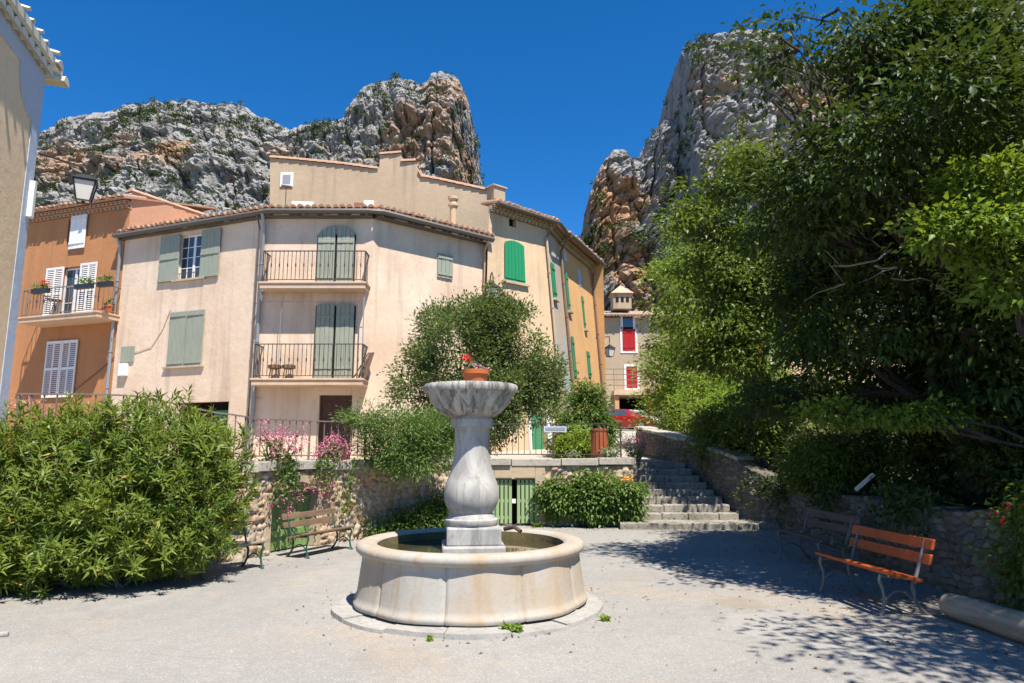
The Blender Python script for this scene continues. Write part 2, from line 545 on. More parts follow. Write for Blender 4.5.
def marblemat():
    g = G('weathered_white_marble')
    v = g.mapv(g.obj, (1, 1, 0.28))
    n = g.noise(5.5, 6, 0.65, v, 1.2)
    b = g.mix(g.ramp(n, [(0.36, 0.0), (0.60, 1.0)]), (0.43, 0.405, 0.365), (0.28, 0.268, 0.245))
    n2 = g.noise(9, 6, 0.7, g.mapv(g.obj, (1, 1, 0.35), (3, 5, 1)), 0.8)
    b = g.mix(g.math('MULTIPLY', g.ramp(n2, [(0.55, 0.0), (0.68, 1.0)]), 0.55), b, (0.13, 0.125, 0.12))
    n3 = g.noise(24, 5, 0.7)
    b = g.mix(g.math('MULTIPLY', g.ramp(n3, [(0.5, 0.0), (0.75, 1.0)]), 0.3), b, (0.33, 0.26, 0.18))
    g.set(base=b, rough=0.62, spec=0.3)
    g.bump(g.math('ADD', n3, g.noise(80, 3)), 0.25, 0.008)
    return g.m
M['marble'] = marblemat()
def basinmat():
    g = G('stained_limestone')
    n = g.noise(1.7, 5, 0.6, g.obj, 0.6)
    b = g.mix(g.ramp(n, [(0.38, 0.0), (0.62, 1.0)]), (0.375, 0.35, 0.305), (0.375, 0.305, 0.225))
    st = g.noise(4.0, 6, 0.65, g.mapv(g.obj, (1.6, 1.6, 0.14)), 0.4)
    b = g.mix(g.math('MULTIPLY', g.ramp(st, [(0.50, 0.0), (0.70, 1.0)]), 0.8), b, (0.36, 0.24, 0.13))
    st2 = g.noise(5.0, 6, 0.7, g.mapv(g.obj, (1.5, 1.5, 0.25), (4, 1, 2)), 0.6)
    b = g.mix(g.math('MULTIPLY', g.ramp(st2, [(0.55, 0.0), (0.75, 1.0)]), 0.7), b, (0.27, 0.26, 0.25))
    n3 = g.noise(26, 5, 0.7)
    b = g.mix(g.math('MULTIPLY', g.ramp(n3, [(0.5, 0.0), (0.75, 1.0)]), 0.4), b, (0.25, 0.22, 0.18))
    g.set(base=b, rough=0.8, spec=0.2)
    g.bump(g.math('ADD', n3, g.math('MULTIPLY', g.noise(90, 3), 0.5)), 0.3, 0.01)
    return g.m
M['basin'] = basinmat()
def watermat():
    g = G('dark_still_water')
    n = g.noise(6, 3)
    g.set(base=g.mix(n, (0.035, 0.04, 0.018), (0.06, 0.045, 0.02)), rough=0.04, spec=0.6)
    g.bump(g.noise(9, 3, 0.5), 0.08, 0.01)
    return g.m
M['water'] = watermat()
def cliffmat(name):
    g = G(name)
    n = g.noise(0.035, 8, 0.65, g.pos, 0.4)
    b = g.mix(g.ramp(n, [(0.35, 0.0), (0.65, 1.0)]), (0.47, 0.45, 0.42), (0.32, 0.31, 0.295))
    nf = g.noise(0.22, 8, 0.7, g.pos, 0.5)
    b = g.mix(g.math('MULTIPLY', g.ramp(nf, [(0.44, 0.0), (0.66, 1.0)]), 0.65), b, (0.165, 0.16, 0.155))
    nw = g.noise(0.5, 6, 0.7, g.mapv(g.pos, (1, 1, 0.6)))
    b = g.mix(g.math('MULTIPLY', g.ramp(nw, [(0.53, 0.0), (0.7, 1.0)]), 0.6), b, (0.60, 0.575, 0.53))
    o = g.attr('ochre')
    no = g.noise(0.3, 7, 0.7, g.pos, 0.6)
    of = g.math('MULTIPLY', o, g.ramp(no, [(0.30, 0.0), (0.50, 1.0)]))
    b = g.mix(of, b, g.mix(g.noise(0.09, 5, 0.6, g.pos), (0.52, 0.25, 0.105), (0.50, 0.36, 0.23)))
    dk = g.noise(0.09, 6, 0.65, g.mapv(g.pos, (1, 1, 0.18)))
    b = g.mix(g.math('MULTIPLY', g.ramp(dk, [(0.56, 0.0), (0.7, 1.0)]), 0.5), b, (0.12, 0.115, 0.11))
    g.set(base=b, rough=0.95, spec=0.1)
    h = g.math('ADD', g.math('MULTIPLY', g.noise(0.35, 8, 0.72, g.pos, 0.3), 3.0), g.math('MULTIPLY', g.voro(0.28, g.pos), 1.2))
    g.bump(h, 1.0, 0.9)
    return g.m
M['cliff'] = cliffmat('limestone_cliff')

M['l_oleander'] = leafmat('oleander_leaf', (0.060, 0.110, 0.022), (0.165, 0.220, 0.035), None, 0.42, 0.26)
M['l_oleyellow'] = leafmat('yellowed_oleander_leaf', (0.30, 0.30, 0.05), (0.38, 0.25, 0.07), None, 0.45, 0.3)
M['l_olive'] = leafmat('dusty_green_leaf', (0.072, 0.118, 0.040), (0.150, 0.200, 0.072), None, 0.45, 0.2)
M['l_juniper'] = leafmat('juniper_leaf', (0.07, 0.13, 0.035), (0.13, 0.20, 0.05), None, 0.6, 0.15)
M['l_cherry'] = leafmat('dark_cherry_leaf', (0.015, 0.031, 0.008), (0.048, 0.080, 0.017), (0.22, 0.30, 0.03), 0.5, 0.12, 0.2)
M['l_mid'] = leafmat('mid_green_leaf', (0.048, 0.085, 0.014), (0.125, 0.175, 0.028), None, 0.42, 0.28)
M['l_light'] = leafmat('light_green_leaf', (0.11, 0.19, 0.032), (0.19, 0.27, 0.05), None, 0.45, 0.35)
M['l_lime'] = leafmat('lime_green_leaf', (0.075, 0.14, 0.02), (0.14, 0.21, 0.03), None, 0.45, 0.35)
M['l_shrub'] = leafmat('shrub_leaf', (0.06, 0.12, 0.03), (0.12, 0.19, 0.045), None, 0.4, 0.25)
M['l_silver'] = leafmat('silvery_leaf', (0.20, 0.25, 0.15), (0.30, 0.34, 0.22), None, 0.6, 0.2)
M['l_scrub'] = leafmat('scrub_leaf', (0.030, 0.052, 0.016), (0.065, 0.095, 0.028), None, 0.6, 0.1)
M['f_pink'] = leafmat('pink_petal', (0.55, 0.13, 0.24), (0.68, 0.27, 0.38), (0.7, 0.3, 0.4), 0.6, 0.3)
M['f_red'] = leafmat('red_petal', (0.62, 0.01, 0.015), (0.75, 0.03, 0.03), (0.8, 0.05, 0.05), 0.5, 0.25)
M['f_mag'] = leafmat('magenta_petal', (0.55, 0.10, 0.35), (0.72, 0.40, 0.62), (0.7, 0.3, 0.5), 0.5, 0.25)
M['f_orange'] = leafmat('orange_petal', (0.75, 0.28, 0.02), (0.8, 0.38, 0.03), (0.8, 0.35, 0.05), 0.5, 0.25)
M['stem'] = plain('green_stem', (0.09, 0.13, 0.04), 0.7)
M['lining'] = stone('wet_algae_stone', (0.20, 0.145, 0.075), (0.11, 0.10, 0.05), (0.05, 0.05, 0.03), 0.6)
M['slab'] = stone('slab_stone', (0.36, 0.34, 0.305), (0.28, 0.265, 0.24), (0.17, 0.16, 0.145), 0.6)
def bowlmat():
    g = G('dark_streaked_marble')
    n = g.noise(5.0, 6, 0.65, g.mapv(g.obj, (1, 1, 0.2)), 0.8)
    b = g.mix(g.ramp(n, [(0.36, 0.0), (0.60, 1.0)]), (0.43, 0.405, 0.36), (0.24, 0.232, 0.215))
    n2 = g.noise(7, 6, 0.7, g.mapv(g.obj, (1.4, 1.4, 0.09), (3, 5, 1)), 0.2)
    b = g.mix(g.math('MULTIPLY', g.ramp(n2, [(0.48, 0.0), (0.60, 1.0)]), 0.85), b, (0.085, 0.083, 0.08))
    n3 = g.noise(24, 5, 0.7)
    b = g.mix(g.math('MULTIPLY', g.ramp(n3, [(0.5, 0.0), (0.72, 1.0)]), 0.4), b, (0.30, 0.22, 0.14))
    g.set(base=b, rough=0.7, spec=0.25)
    g.bump(g.math('ADD', n3, g.noise(80, 3)), 0.4, 0.01)
    return g.m
M['bowl'] = bowlmat()
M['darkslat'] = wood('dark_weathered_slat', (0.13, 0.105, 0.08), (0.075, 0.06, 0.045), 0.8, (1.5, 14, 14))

# ------------------------------------------------------------------ helpers: foliage
def norm(a):
    return a / np.maximum(np.linalg.norm(a, axis=-1, keepdims=True), 1e-9)

def leaves_object(name, P, D, U, L, W, mat, parent, rnd, fold=0.25, sag=0.12, simple=False):
    """one mesh of many small leaves: P base points, D axis, U rough upward normal, L length, W width"""
    n = len(P)
    o0 = origin(parent) if parent is not None else Vector((0, 0, 0))
    P = P - np.array(o0)
    D = norm(D)
    S = norm(np.cross(D, U))
    N = np.cross(S, D)
    L = np.broadcast_to(np.asarray(L, float).reshape(-1, 1), (n, 1))
    W = np.broadcast_to(np.asarray(W, float).reshape(-1, 1), (n, 1))
    if simple:
        V = np.stack([P, P + D * L * 0.45 + S * W * 0.5 + N * W * fold, P + D * L, P + D * L * 0.45 - S * W * 0.5 + N * W * fold], axis=1)
        T = np.array([[0, 1, 2], [0, 2, 3]])
        k = 4
    else:
        mid = P + D * L * 0.5 + N * L * sag * 0.5
        tip = P + D * L - N * L * sag
        V = np.stack([P, P + D * L * 0.42 + S * W * 0.5 + N * (W * fold + L * sag * 0.4), tip, P + D * L * 0.42 - S * W * 0.5 + N * (W * fold + L * sag * 0.4), mid], axis=1)
        T = np.array([[0, 1, 4], [4, 1, 2], [0, 4, 3], [4, 2, 3]])
        k = 5
    verts = V.reshape(-1, 3).astype(np.float32)
    tri = (np.arange(n)[:, None, None] * k + T[None]).reshape(-1, 3)
    me = bpy.data.meshes.new(name)
    me.vertices.add(len(verts))
    me.vertices.foreach_set('co', verts.ravel())
    me.loops.add(tri.size)
    me.loops.foreach_set('vertex_index', tri.ravel().astype(np.int32))
    me.polygons.add(len(tri))
    me.polygons.foreach_set('loop_start', (np.arange(len(tri)) * 3).astype(np.int32))
    a = me.attributes.new('rnd', 'FLOAT', 'FACE')
    a.data.foreach_set('value', np.repeat(rnd, len(T)).astype(np.float32))
    me.update(calc_edges=True)
    me.validate()
    return link_mesh(name, me, mat, parent)

def sample_blobs(rng, blobs, n, inner=0.45, rough=0.55, seed=0):
    """points through the outer volume of a set of lumpy ellipsoids; blob = (cx, cy, cz, rx, ry, rz)"""
    vols = np.array([(b[3] * b[4] * b[5]) ** 0.8 for b in blobs])
    idx = rng.choice(len(blobs), size=n, p=vols / vols.sum())
    d = norm(rng.normal(size=(n, 3)))
    r = (inner ** 3 + (1 - inner ** 3) * rng.random(n)) ** (1 / 3)
    B = np.array(blobs)[idx]
    lump = np.array([noise.noise(Vector((x * 1.9 + i * 7.1 + seed, y * 1.9, z * 1.9))) for (x, y, z), i in zip(d, idx)])
    lump2 = np.array([noise.noise(Vector((x * 5 + i * 3.3 + seed, y * 5, z * 5 + 9))) for (x, y, z), i in zip(d, idx)])
    r = r * (1 + rough * lump + rough * 0.55 * lump2)
    return B[:, :3] + d * r[:, None] * B[:, 3:6], d, idx

def crown(rng, name, blobs, n_cl, per, cl_r, L, W, mat, parent, droop=0.5, up=0.8, inner=0.45, rough=0.55, simple=False, seed=0, flat=0.6, gap=0.0, fold=0.25, sag=0.12):
    C, d, idx = sample_blobs(rng, blobs, n_cl, inner, rough, seed)
    if gap > 0:
        keep = np.array([noise.noise(Vector(c) * 0.9 + Vector((seed, 3, 1))) for c in C]) > (gap - 0.5)
        C, d, idx = C[keep], d[keep], idx[keep]
    n = len(C) * per
    ci = np.repeat(np.arange(len(C)), per)
    off = rng.normal(size=(n, 3)) * cl_r * np.array([1, 1, flat])
    P = C[ci] + off
    D = norm(off) * 0.9 + d[ci] * 0.5 + rng.normal(size=(n, 3)) * 0.45
    D[:, 2] -= droop
    U = rng.normal(size=(n, 3)) * (1 - up) * 1.6 + np.array([0, 0, up])
    ln = L * (0.65 + 0.6 * rng.random(n))
    rnd = np.clip(0.5 * rng.random(len(C))[ci] + 0.5 * rng.random(n), 0, 1)
    leaves_object(name, P, D, U, ln, ln * (W / L), mat, parent, rnd, fold, sag, simple)
    return C, idx

def limb_path(p, q, rng, n=6, wob=0.12, sag=0.0):
    p, q = Vector(p), Vector(q)
    L = (q - p).length
    out = []
    for i in range(n + 1):
        t = i / n
        v = p.lerp(q, t)
        w = math.sin(math.pi * t) * wob * L
        v += Vector((rng.normal() * w * 0.5, rng.normal() * w * 0.5, rng.normal() * w * 0.3 + sag * math.sin(math.pi * t) * L))
        out.append(v)
    return out

def trunk(rng, base, top, r0, blobs, C, idx, parent, mat, twigs=6, name='trunk', r_limb=0.30, twig_r=0.012):
    mb = MB()
    base, top = Vector(base), Vector(top)
    pts = limb_path(base - Vector((0, 0, 0.15)), top, rng, 6, 0.05)
    rad = [r0 * (1.25 - 0.75 * i / 6) for i in range(7)]
    rad[0] *= 1.25
    mb.tube(pts, rad, 9)
    for bi, b in enumerate(blobs):
        c = Vector(b[:3])
        k = min(6, max(2, int(6 * (0.35 + 0.5 * rng.random()))))
        if c.z < pts[k].z: k = 2
        st = pts[k]
        lp = limb_path(st, c, rng, 6, 0.09, 0.05)
        r1 = rad[k] * r_limb * 1.4
        mb.tube(lp, [max(0.008, r1 * (1 - 0.8 * i / 6)) for i in range(7)], 7)
        mine = np.where(idx == bi)[0]
        if len(mine):
            for j in rng.choice(mine, size=min(twigs, len(mine)), replace=False):
                s0 = lp[3 + int(rng.integers(0, 4))]
                tp = limb_path(s0, Vector(C[j]), rng, 4, 0.12, 0.04)
                mb.tube(tp, [max(twig_r * 0.4, twig_r * 2.2 * (1 - 0.8 * i / 4)) for i in range(5)], 5)
    return mb.build(name, mat, parent, smooth=True)

def tree(seed, name, label, base, top, r0, blobs, n_cl, per, cl_r, L, W, mat, group=None, cat='tree', bark=None, twigs=6, **kw):
    rng = np.random.default_rng(seed)
    t = thing(name, label, cat, base, group)
    C, idx = crown(rng, 'crown', blobs, n_cl, per, cl_r, L, W, M[mat], t, seed=seed, **kw)
    trunk(rng, base, top, r0, blobs, C, idx, t, M[bark or 'bark'], twigs)
    return t

def shrub(seed, name, label, base, blobs, n_cl, per, cl_r, L, W, mat, group=None, cat='shrub', stems=8, **kw):
    rng = np.random.default_rng(seed)
    t = thing(name, label, cat, base, group)
    C, idx = crown(rng, 'foliage', blobs, n_cl, per, cl_r, L, W, M[mat], t, seed=seed, **kw)
    mb = MB()
    b = Vector(base)
    for j in rng.choice(len(C), size=min(stems, len(C)), replace=False):
        s = b + Vector((rng.normal() * 0.1, rng.normal() * 0.1, -0.05))
        mb.tube(limb_path(s, Vector(C[j]), rng, 4, 0.1, 0.05), [0.018, 0.014, 0.011, 0.008, 0.004], 5)
    mb.build('stem', M['bark'], t, smooth=True)
    return t, C

def blossom(rng, name, centers, per, r, size, mat, parent, split=False):
    if split:
        for c in centers: blossom(rng, name, [c], per, r, size, mat, parent)
        return
    C = np.array([tuple(c) for c in centers])
    n = len(C) * per
    ci = np.repeat(np.arange(len(C)), per)
    off = rng.normal(size=(n, 3)) * r
    P = C[ci] + off
    D = norm(off) + rng.normal(size=(n, 3)) * 0.4
    U = rng.normal(size=(n, 3)) + np.array([0, 0, 0.4])
    s = size * (0.7 + 0.6 * rng.random(n))
    return leaves_object(name, P, D, U, s, s * 0.8, M[mat], parent, rng.random(n), 0.2, 0.1, True)

def flower_plant(seed, name, label, base, spread, h, n_st, leafmat_, fl, group=None, cat='plant', hang=0.0, leaf=0.05, fl_r=0.035, fl_s=0.022, fl_n=26, lean=(0, 0), n_leaf=10, fl_frac=1.0):
    rng = np.random.default_rng(seed)
    t = thing(name, label, cat, base, group)
    mb = MB()
    b = Vector(base)
    tips, LP, LD = [], [], []
    for i in range(n_st):
        a = rng.random() * 2 * math.pi
        rr = math.sqrt(rng.random())
        tip = b + Vector((math.cos(a) * spread[0] * rr + lean[0] * rng.random(), math.sin(a) * spread[1] * rr + lean[1] * rng.random(), h * (0.6 + 0.45 * rng.random()) - hang * rr * rng.random()))
        root = b + Vector((math.cos(a) * spread[0] * rr * 0.3, math.sin(a) * spread[1] * rr * 0.3, 0))
        lp = limb_path(root, tip, rng, 4, 0.08, 0.05)
        mb.tube(lp, [0.006, 0.005, 0.004, 0.003, 0.002], 4)
        tips.append(tip)
        for k in range(n_leaf):
            f = 0.05 + 0.85 * rng.random()
            q = lp[min(3, int(f * 4))].lerp(lp[min(4, int(f * 4) + 1)], f * 4 % 1)
            LP.append(q); LD.append(rng.normal(size=3) + np.array([0, 0, 0.2]))
    mb.build('stem', M['stem'], t)
    LP, LD = np.array([tuple(q) for q in LP]), np.array(LD)
    n = len(LP)
    ln = leaf * (0.6 + 0.8 * rng.random(n))
    leaves_object('foliage', LP, LD, rng.normal(size=(n, 3)) * 0.5 + np.array([0, 0, 0.9]), ln, ln * 0.45, M[leafmat_], t, rng.random(n))
    if fl:
        k = max(1, int(len(tips) * fl_frac))
        blossom(rng, 'flower', tips[:k], fl_n, fl_r, fl_s, fl, t, True)
    return t

# ------------------------------------------------------------------ helpers: rubble walls
def hash2(ix, iy, k):
    h = np.sin(ix * 127.1 + iy * 311.7 + k * 74.7) * 43758.5453
    return h - np.floor(h)
def cells(x, y):
    ix, iy = np.floor(x), np.floor(y)
    f1 = np.full(x.shape, 9.0); f2 = np.full(x.shape, 9.0); cid = np.zeros(x.shape)
    for dx in (-1, 0, 1):
        for dy in (-1, 0, 1):
            cx, cy = ix + dx, iy + dy
            px = cx + 0.1 + 0.8 * hash2(cx, cy, 1.0)
            py = cy + 0.15 + 0.7 * hash2(cx, cy, 2.0)
            d = np.maximum(np.abs(px - x) * 0.75, np.abs(py - y)) * 0.55 + 0.45 * np.hypot(px - x, py - y)
            new = d < f1
            f2 = np.where(new, f1, np.minimum(f2, d))
            cid = np.where(new, hash2(cx, cy, 3.0), cid)
            f1 = np.where(new, d, f1)
    return f1, f2, cid

class Path:
    """a wall line in plan with a height per corner"""
    def __init__(s, pts):
        s.p = np.array([(p[0], p[1]) for p in pts], float)
        s.z = np.array([p[2] for p in pts], float)
        s.b = np.array([p[3] if len(p) > 3 else 0.0 for p in pts], float)
        seg = np.hypot(*(s.p[1:] - s.p[:-1]).T)
        s.s = np.concatenate([[0], np.cumsum(seg)])
        s.len = s.s[-1]
    def xy(s, t): return np.interp(t, s.s, s.p[:, 0]), np.interp(t, s.s, s.p[:, 1])
    def top(s, t): return np.interp(t, s.s, s.z)
    def bot(s, t): return np.interp(t, s.s, s.b)
    def nrm(s, t, e=0.25):
        x0, y0 = s.xy(np.clip(np.asarray(t) - e, 0, s.len)); x1, y1 = s.xy(np.clip(np.asarray(t) + e, 0, s.len))
        dx, dy = x1 - x0, y1 - y0
        l = np.hypot(dx, dy)
        return dy / l, -dx / l
    def find(s, px, z):
        best = None
        for t in np.linspace(0, s.len, 1500):
            x, y = s.xy(t)
            if y < 1: continue
            e = abs(proj((x, y, z))[0] - px)
            if best is None or e < best[0]: best = (e, t)
        return best[1]
    def pt(s, t, z, w=0.0):
        x, y = s.xy(t); nx, ny = s.nrm(t)
        return Vector((float(x + nx * w), float(y + ny * w), z))
    def fac(s, t0, t1):
        a, b = s.xy(t0), s.xy(t1)
        return Fac(a, b)

def rubble_face(name, path, mat, parent, holes=(), thick=0.45, step=0.028, sx=5.2, sy=7.5, bulge=0.05, seed=0.0, rough_top=0.0):
    """front face of small stones modelled as bulges, closed by a top and a back"""
    ns = int(path.len / step) + 1
    nz = int((path.z.max() + 0.15) / step) + 1
    S = np.linspace(0, path.len, ns)
    T = np.linspace(0, 1, nz)
    SS, TT = np.meshgrid(S, T, indexing='ij')
    top = path.top(SS) + rough_top * np.array([noise.noise(Vector((a * 2.2, seed, 5))) + 0.6 * noise.noise(Vector((a * 6.5, seed, 8))) for a in S])[:, None]
    bot = path.bot(SS) - 0.12
    Z = bot + TT * (top - bot)
    wx = np.array([[noise.noise(Vector((a * 1.7, b * 1.7, seed))) for b in T] for a in S])
    f1, f2, cid = cells(SS * sx + wx * 0.5 + seed * 13, Z * sy + wx * 0.6)
    edge = np.clip((f2 - f1) / 0.22, 0, 1)
    prof = edge * edge * (3 - 2 * edge)
    fine = np.array([[noise.fractal(Vector((a * 9, b * 9, seed)), 0.8, 2.1, 4) for b in T] for a in S])
    w = bulge * prof * (0.45 + 1.1 * hash2(cid * 91, cid * 17, 5)) + 0.03 * wx + 0.012 * fine
    X, Y = path.xy(SS)
    NX, NY = path.nrm(SS)
    V = np.stack([X + NX * w, Y + NY * w, Z], axis=-1)
    ok = np.ones((ns - 1, nz - 1), bool)
    sm = (S[1:] + S[:-1]) / 2
    for (a, b, f) in holes:
        for i in np.where((sm > a) & (sm < b))[0]:
            zt = f((sm[i] - a) / (b - a))
            zc = (Z[i, 1:] + Z[i, :-1]) / 2
            ok[i, zc < zt] = False
    idx = np.arange(ns * nz).reshape(ns, nz)
    F = np.stack([idx[:-1, :-1], idx[1:, :-1], idx[1:, 1:], idx[:-1, 1:]], axis=-1)[ok]
    verts = V.reshape(-1, 3)
    xb, yb = path.xy(S); nx, ny = path.nrm(S)
    back_t = np.stack([xb - nx * thick, yb - ny * thick, top[:, 0]], axis=-1)
    back_b = np.stack([xb - nx * thick, yb - ny * thick, bot[:, 0]], axis=-1)
    n0 = len(verts)
    verts = np.concatenate([verts, back_t, back_b])
    faces = [tuple(q) for q in F]
    for i in range(ns - 1):
        faces.append((int(idx[i, -1]), int(idx[i + 1, -1]), n0 + i + 1, n0 + i))
        faces.append((n0 + i, n0 + i + 1, n0 + ns + i + 1, n0 + ns + i))
    for i in (0, ns - 1):
        faces.append((int(idx[i, 0]), int(idx[i, -1]), n0 + i, n0 + ns + i))
    o0 = np.array(origin(parent))
    me = bpy.data.meshes.new(name)
    me.from_pydata((verts - o0).tolist(), [], faces)
    me.shade_smooth()
    for an, arr, dflt in (('rnd', hash2(cid * 57, cid * 113, 9), 0.5), ('joint', 1 - np.clip((f2 - f1) / 0.10, 0, 1), 0.6)):
        at_ = me.attributes.new(an, 'FLOAT', 'POINT')
        full = np.full(len(verts), dflt, np.float32)
        full[:n0] = arr.ravel()
        at_.data.foreach_set('value', full)
    return link_mesh(name, me, mat, parent)

def coping(mb, path, s0, s1, w0, w1, h, rng, slab=0.75, z_off=0.0, gap=0.008):
    s = s0
    while s < s1 - 0.05:
        e = min(s1, s + slab * (0.7 + 0.6 * rng.random()))
        if s1 - e < 0.25: e = s1
        dz = 0.012 * rng.normal(); dw = 0.015 * rng.normal()
        q = []
        for zz in (0.0, h):
            for (t, w) in ((s + gap, w0 + dw), (e - gap, w0 + dw), (e - gap, w1), (s + gap, w1)):
                q.append(path.pt(t, float(path.top(t)) + z_off + zz + dz, w))
        mb.hexa(q)
        s = e

# ------------------------------------------------------------------ helpers: cliffs
def cliff(name, sky_pts, seed, lean, nS, nT, base_z, ochre_f, jag=1.0, amp=1.0, back=90.0, scrub=None, scrub_list=None):
    """sky_pts: (px, py, distance) along the skyline; the rock face stands below it and runs back above it"""
    sk = np.array(sky_pts, float)
    seg = np.hypot(sk[1:, 0] - sk[:-1, 0], sk[1:, 1] - sk[:-1, 1])
    cs = np.concatenate([[0], np.cumsum(seg)])
    S = np.linspace(0, cs[-1], nS)
    PX, PY, DD = np.interp(S, cs, sk[:, 0]), np.interp(S, cs, sk[:, 1]), np.interp(S, cs, sk[:, 2])
    V = np.zeros((nS, nT, 3)); OC = np.zeros((nS, nT))
    k_top = int(nT * 0.88)
    for i in range(nS):
        s = S[i]
        j = noise.fractal(Vector((s * 0.045, seed, 0)), 1.0, 2.0, 6) * 4.5 * jag
        top = at(PX[i], PY[i] + j, DD[i])
        H = top.z
        for k in range(nT):
            if k <= k_top:
                t = k / k_top
                z = base_z + (H - base_z) * t
                y = DD[i] - lean(PX[i]) * (H - z)
                y += (t ** 8) * 3.0
                x = top.x * (0.25 * y / DD[i] + 0.75)
                fade = 1 - 0.75 * t ** 10
            else:
                t = (k - k_top) / (nT - 1 - k_top)
                y = DD[i] + 3.0 + back * t
                z = H - 26 * t * t - 2 * t
                x = top.x
                fade = 0.5
            q = Vector((x, y, z))
            a = noise.ridged_multi_fractal(Vector((q.x / 62, q.y / 62, q.z / 95 + seed)), 0.9, 2.1, 5, 0.9, 2.0)
            b_ = noise.voronoi(Vector((q.x / 15 + seed, q.y / 15, q.z / 24)))[0]
            c_ = noise.voronoi(Vector((q.x / 5.5, q.y / 5.5 + seed, q.z / 7)))[0]
            f_ = noise.fractal(Vector((q.x / 9, q.y / 9, q.z / 9 + seed)), 0.8, 2.1, 6)
            e_ = noise.voronoi(Vector((q.x / 2.6 + 3, q.y / 2.6 + seed, q.z / 3.1)))[0]
            g_ = abs(noise.fractal(Vector((q.x / 4.2, q.y / 4.2 + seed, q.z / 3.0)), 0.7, 2.2, 5))
            disp = (a - 1.1) * 9 + min(0.55, b_[1] - b_[0]) * 11 - b_[0] * 4 + min(0.5, c_[1] - c_[0]) * 3.4 + min(0.4, e_[1] - e_[0]) * 2.2 + f_ * 3.0 - g_ * 2.4
            sz_ = q.z / 10.5 + 1.6 * noise.noise(Vector((q.x / 45, q.y / 45, seed))) + 0.35 * noise.noise(Vector((q.x / 9, q.y / 9, q.z / 9)))
            ledge = (1 - (sz_ - math.floor(sz_)) ** 1.6) * 2.6 - 1.2
            v_ = noise.voronoi(Vector((q.x / 11 + seed + 0.25 * f_, q.y / 26, q.z / 55)))[0]
            ledge -= 5.5 * max(0.0, 1 - (v_[1] - v_[0]) / 0.10) + 1.6 * max(0.0, 1 - (c_[1] - c_[0]) / 0.07)
            disp = (disp + ledge) * amp * fade
            V[i, k] = (q.x + 0.25 * f_ * 3, q.y - disp, q.z + f_ * 1.0 * fade)
            px_, py_ = PX[i], PY[i] + (1 - min(1, k / k_top)) * (430 - PY[i])
            OC[i, k] = ochre_f(px_, py_, noise.fractal(Vector((q.x / 26, q.y / 40, q.z / 24 + seed + 4)), 0.9, 2.0, 4))
    idx = np.arange(nS * nT).reshape(nS, nT)
    F = np.stack([idx[:-1, :-1], idx[1:, :-1], idx[1:, 1:], idx[:-1, 1:]], axis=-1).reshape(-1, 4)
    me = bpy.data.meshes.new(name)
    me.from_pydata(V.reshape(-1, 3).tolist(), [], F.tolist())
    a_ = me.attributes.new('ochre', 'FLOAT', 'POINT')
    a_.data.foreach_set('value', np.clip(OC, 0, 1).ravel().astype(np.float32))
    o = link_mesh(name, me, M['cliff'])
    tag(o, kind='structure')
    # places where scrub can root: flatter spots
    if scrub is not None:
        dS = np.gradient(V, axis=0); dT = np.gradient(V, axis=1)
        nrm_ = norm(np.cross(dS, dT))
        rng = np.random.default_rng(int(seed * 10) + 3)
        for i in range(0, nS, 2):
            for k in range(int(nT * 0.2), nT - 6, 2):
                q = V[i, k]
                up = abs(nrm_[i, k, 2])
                cl = noise.fractal(Vector(q) / 22.0 + Vector((seed, 7, 0)), 1.0, 2.0, 4)
                pp = scrub(PX[i], PY[i] + (1 - min(1, k / k_top)) * (430 - PY[i]), up, cl)
                if rng.random() < pp:
                    scrub_list.append((q[0], q[1] - 0.3, q[2], 0.7 + 1.5 * rng.random() ** 2))
    return o

# ================================================================== SETTING: ground, terrace, street, hills
def sheet(name, pts, mat):
    mb = MB(); mb.face(pts)
    return tag(mb.build(name, M[mat]), kind='structure')
sheet('ground', [(-700, -300, 0), (700, -300, 0), (700, 900, 0), (-700, 900, 0)], 'ground')
sheet('terrace', [(-16, 9.5, 1.3), (-5.7, 9.5, 1.3), (-4.15, 10.6, 1.3), (-3.65, 11.9, 1.3), (-2.5, 13.8, 1.3), (-1.1, 15.2, 1.3), (2.3, 15.4, 1.3), (2.7, 17.3, 1.3), (4.25, 17.3, 1.3), (4.1, 20, 1.3), (4.1, 32, 1.3), (-30, 32, 1.3), (-30, 9.5, 1.3)], 'path')
mb = MB()
mb.face([(-4, 19.0, 1.306), (12, 19.0, 1.306), (12, 49, 3.0), (-4, 49, 3.0)])
mb.face([(-4, 49, 3.0), (12, 49, 3.0), (14, 75, 4.2), (-4, 75, 4.2)])
tag(mb.build('street', M['path']), kind='structure')

Rw = Path([(4.0, 22.0, 2.25, 0), (4.35, 17.4, 1.80, 0), (4.95, 15.3, 1.40, 0), (5.36, 14.55, 0.98, 0), (5.5, 14.1, 0.83, 0), (5.5, 13.0, 0.86, 0), (5.0, 8.8, 0.92, 0), (4.95, 7.7, 0.94, 0), (5.05, 6.3, 0.97, 0), (5.25, 2.5, 1.0, 0)])
mb = MB()
prev = None
for t in np.linspace(0, Rw.len, 40):
    a = Rw.pt(t, float(Rw.top(t)) - 0.12, -0.3)
    row = [a, Vector((a.x + 4, a.y + 0.6, a.z + 0.25)), Vector((a.x + 14, a.y + 3, a.z + 1.3)), Vector((a.x + 34, a.y + 8, a.z + 3.0))]
    if prev:
        for k in range(3):
            mb.face([prev[k], prev[k + 1], row[k + 1], row[k]])
    else:
        far = [Vector((q.x + 15, q.y + 60, q.z + 0.8)) for q in row]
        for k in range(3):
            mb.face([far[k], far[k + 1], row[k + 1], row[k]])
    prev = row
tag(mb.build('garden_soil', M['soil']), kind='structure')

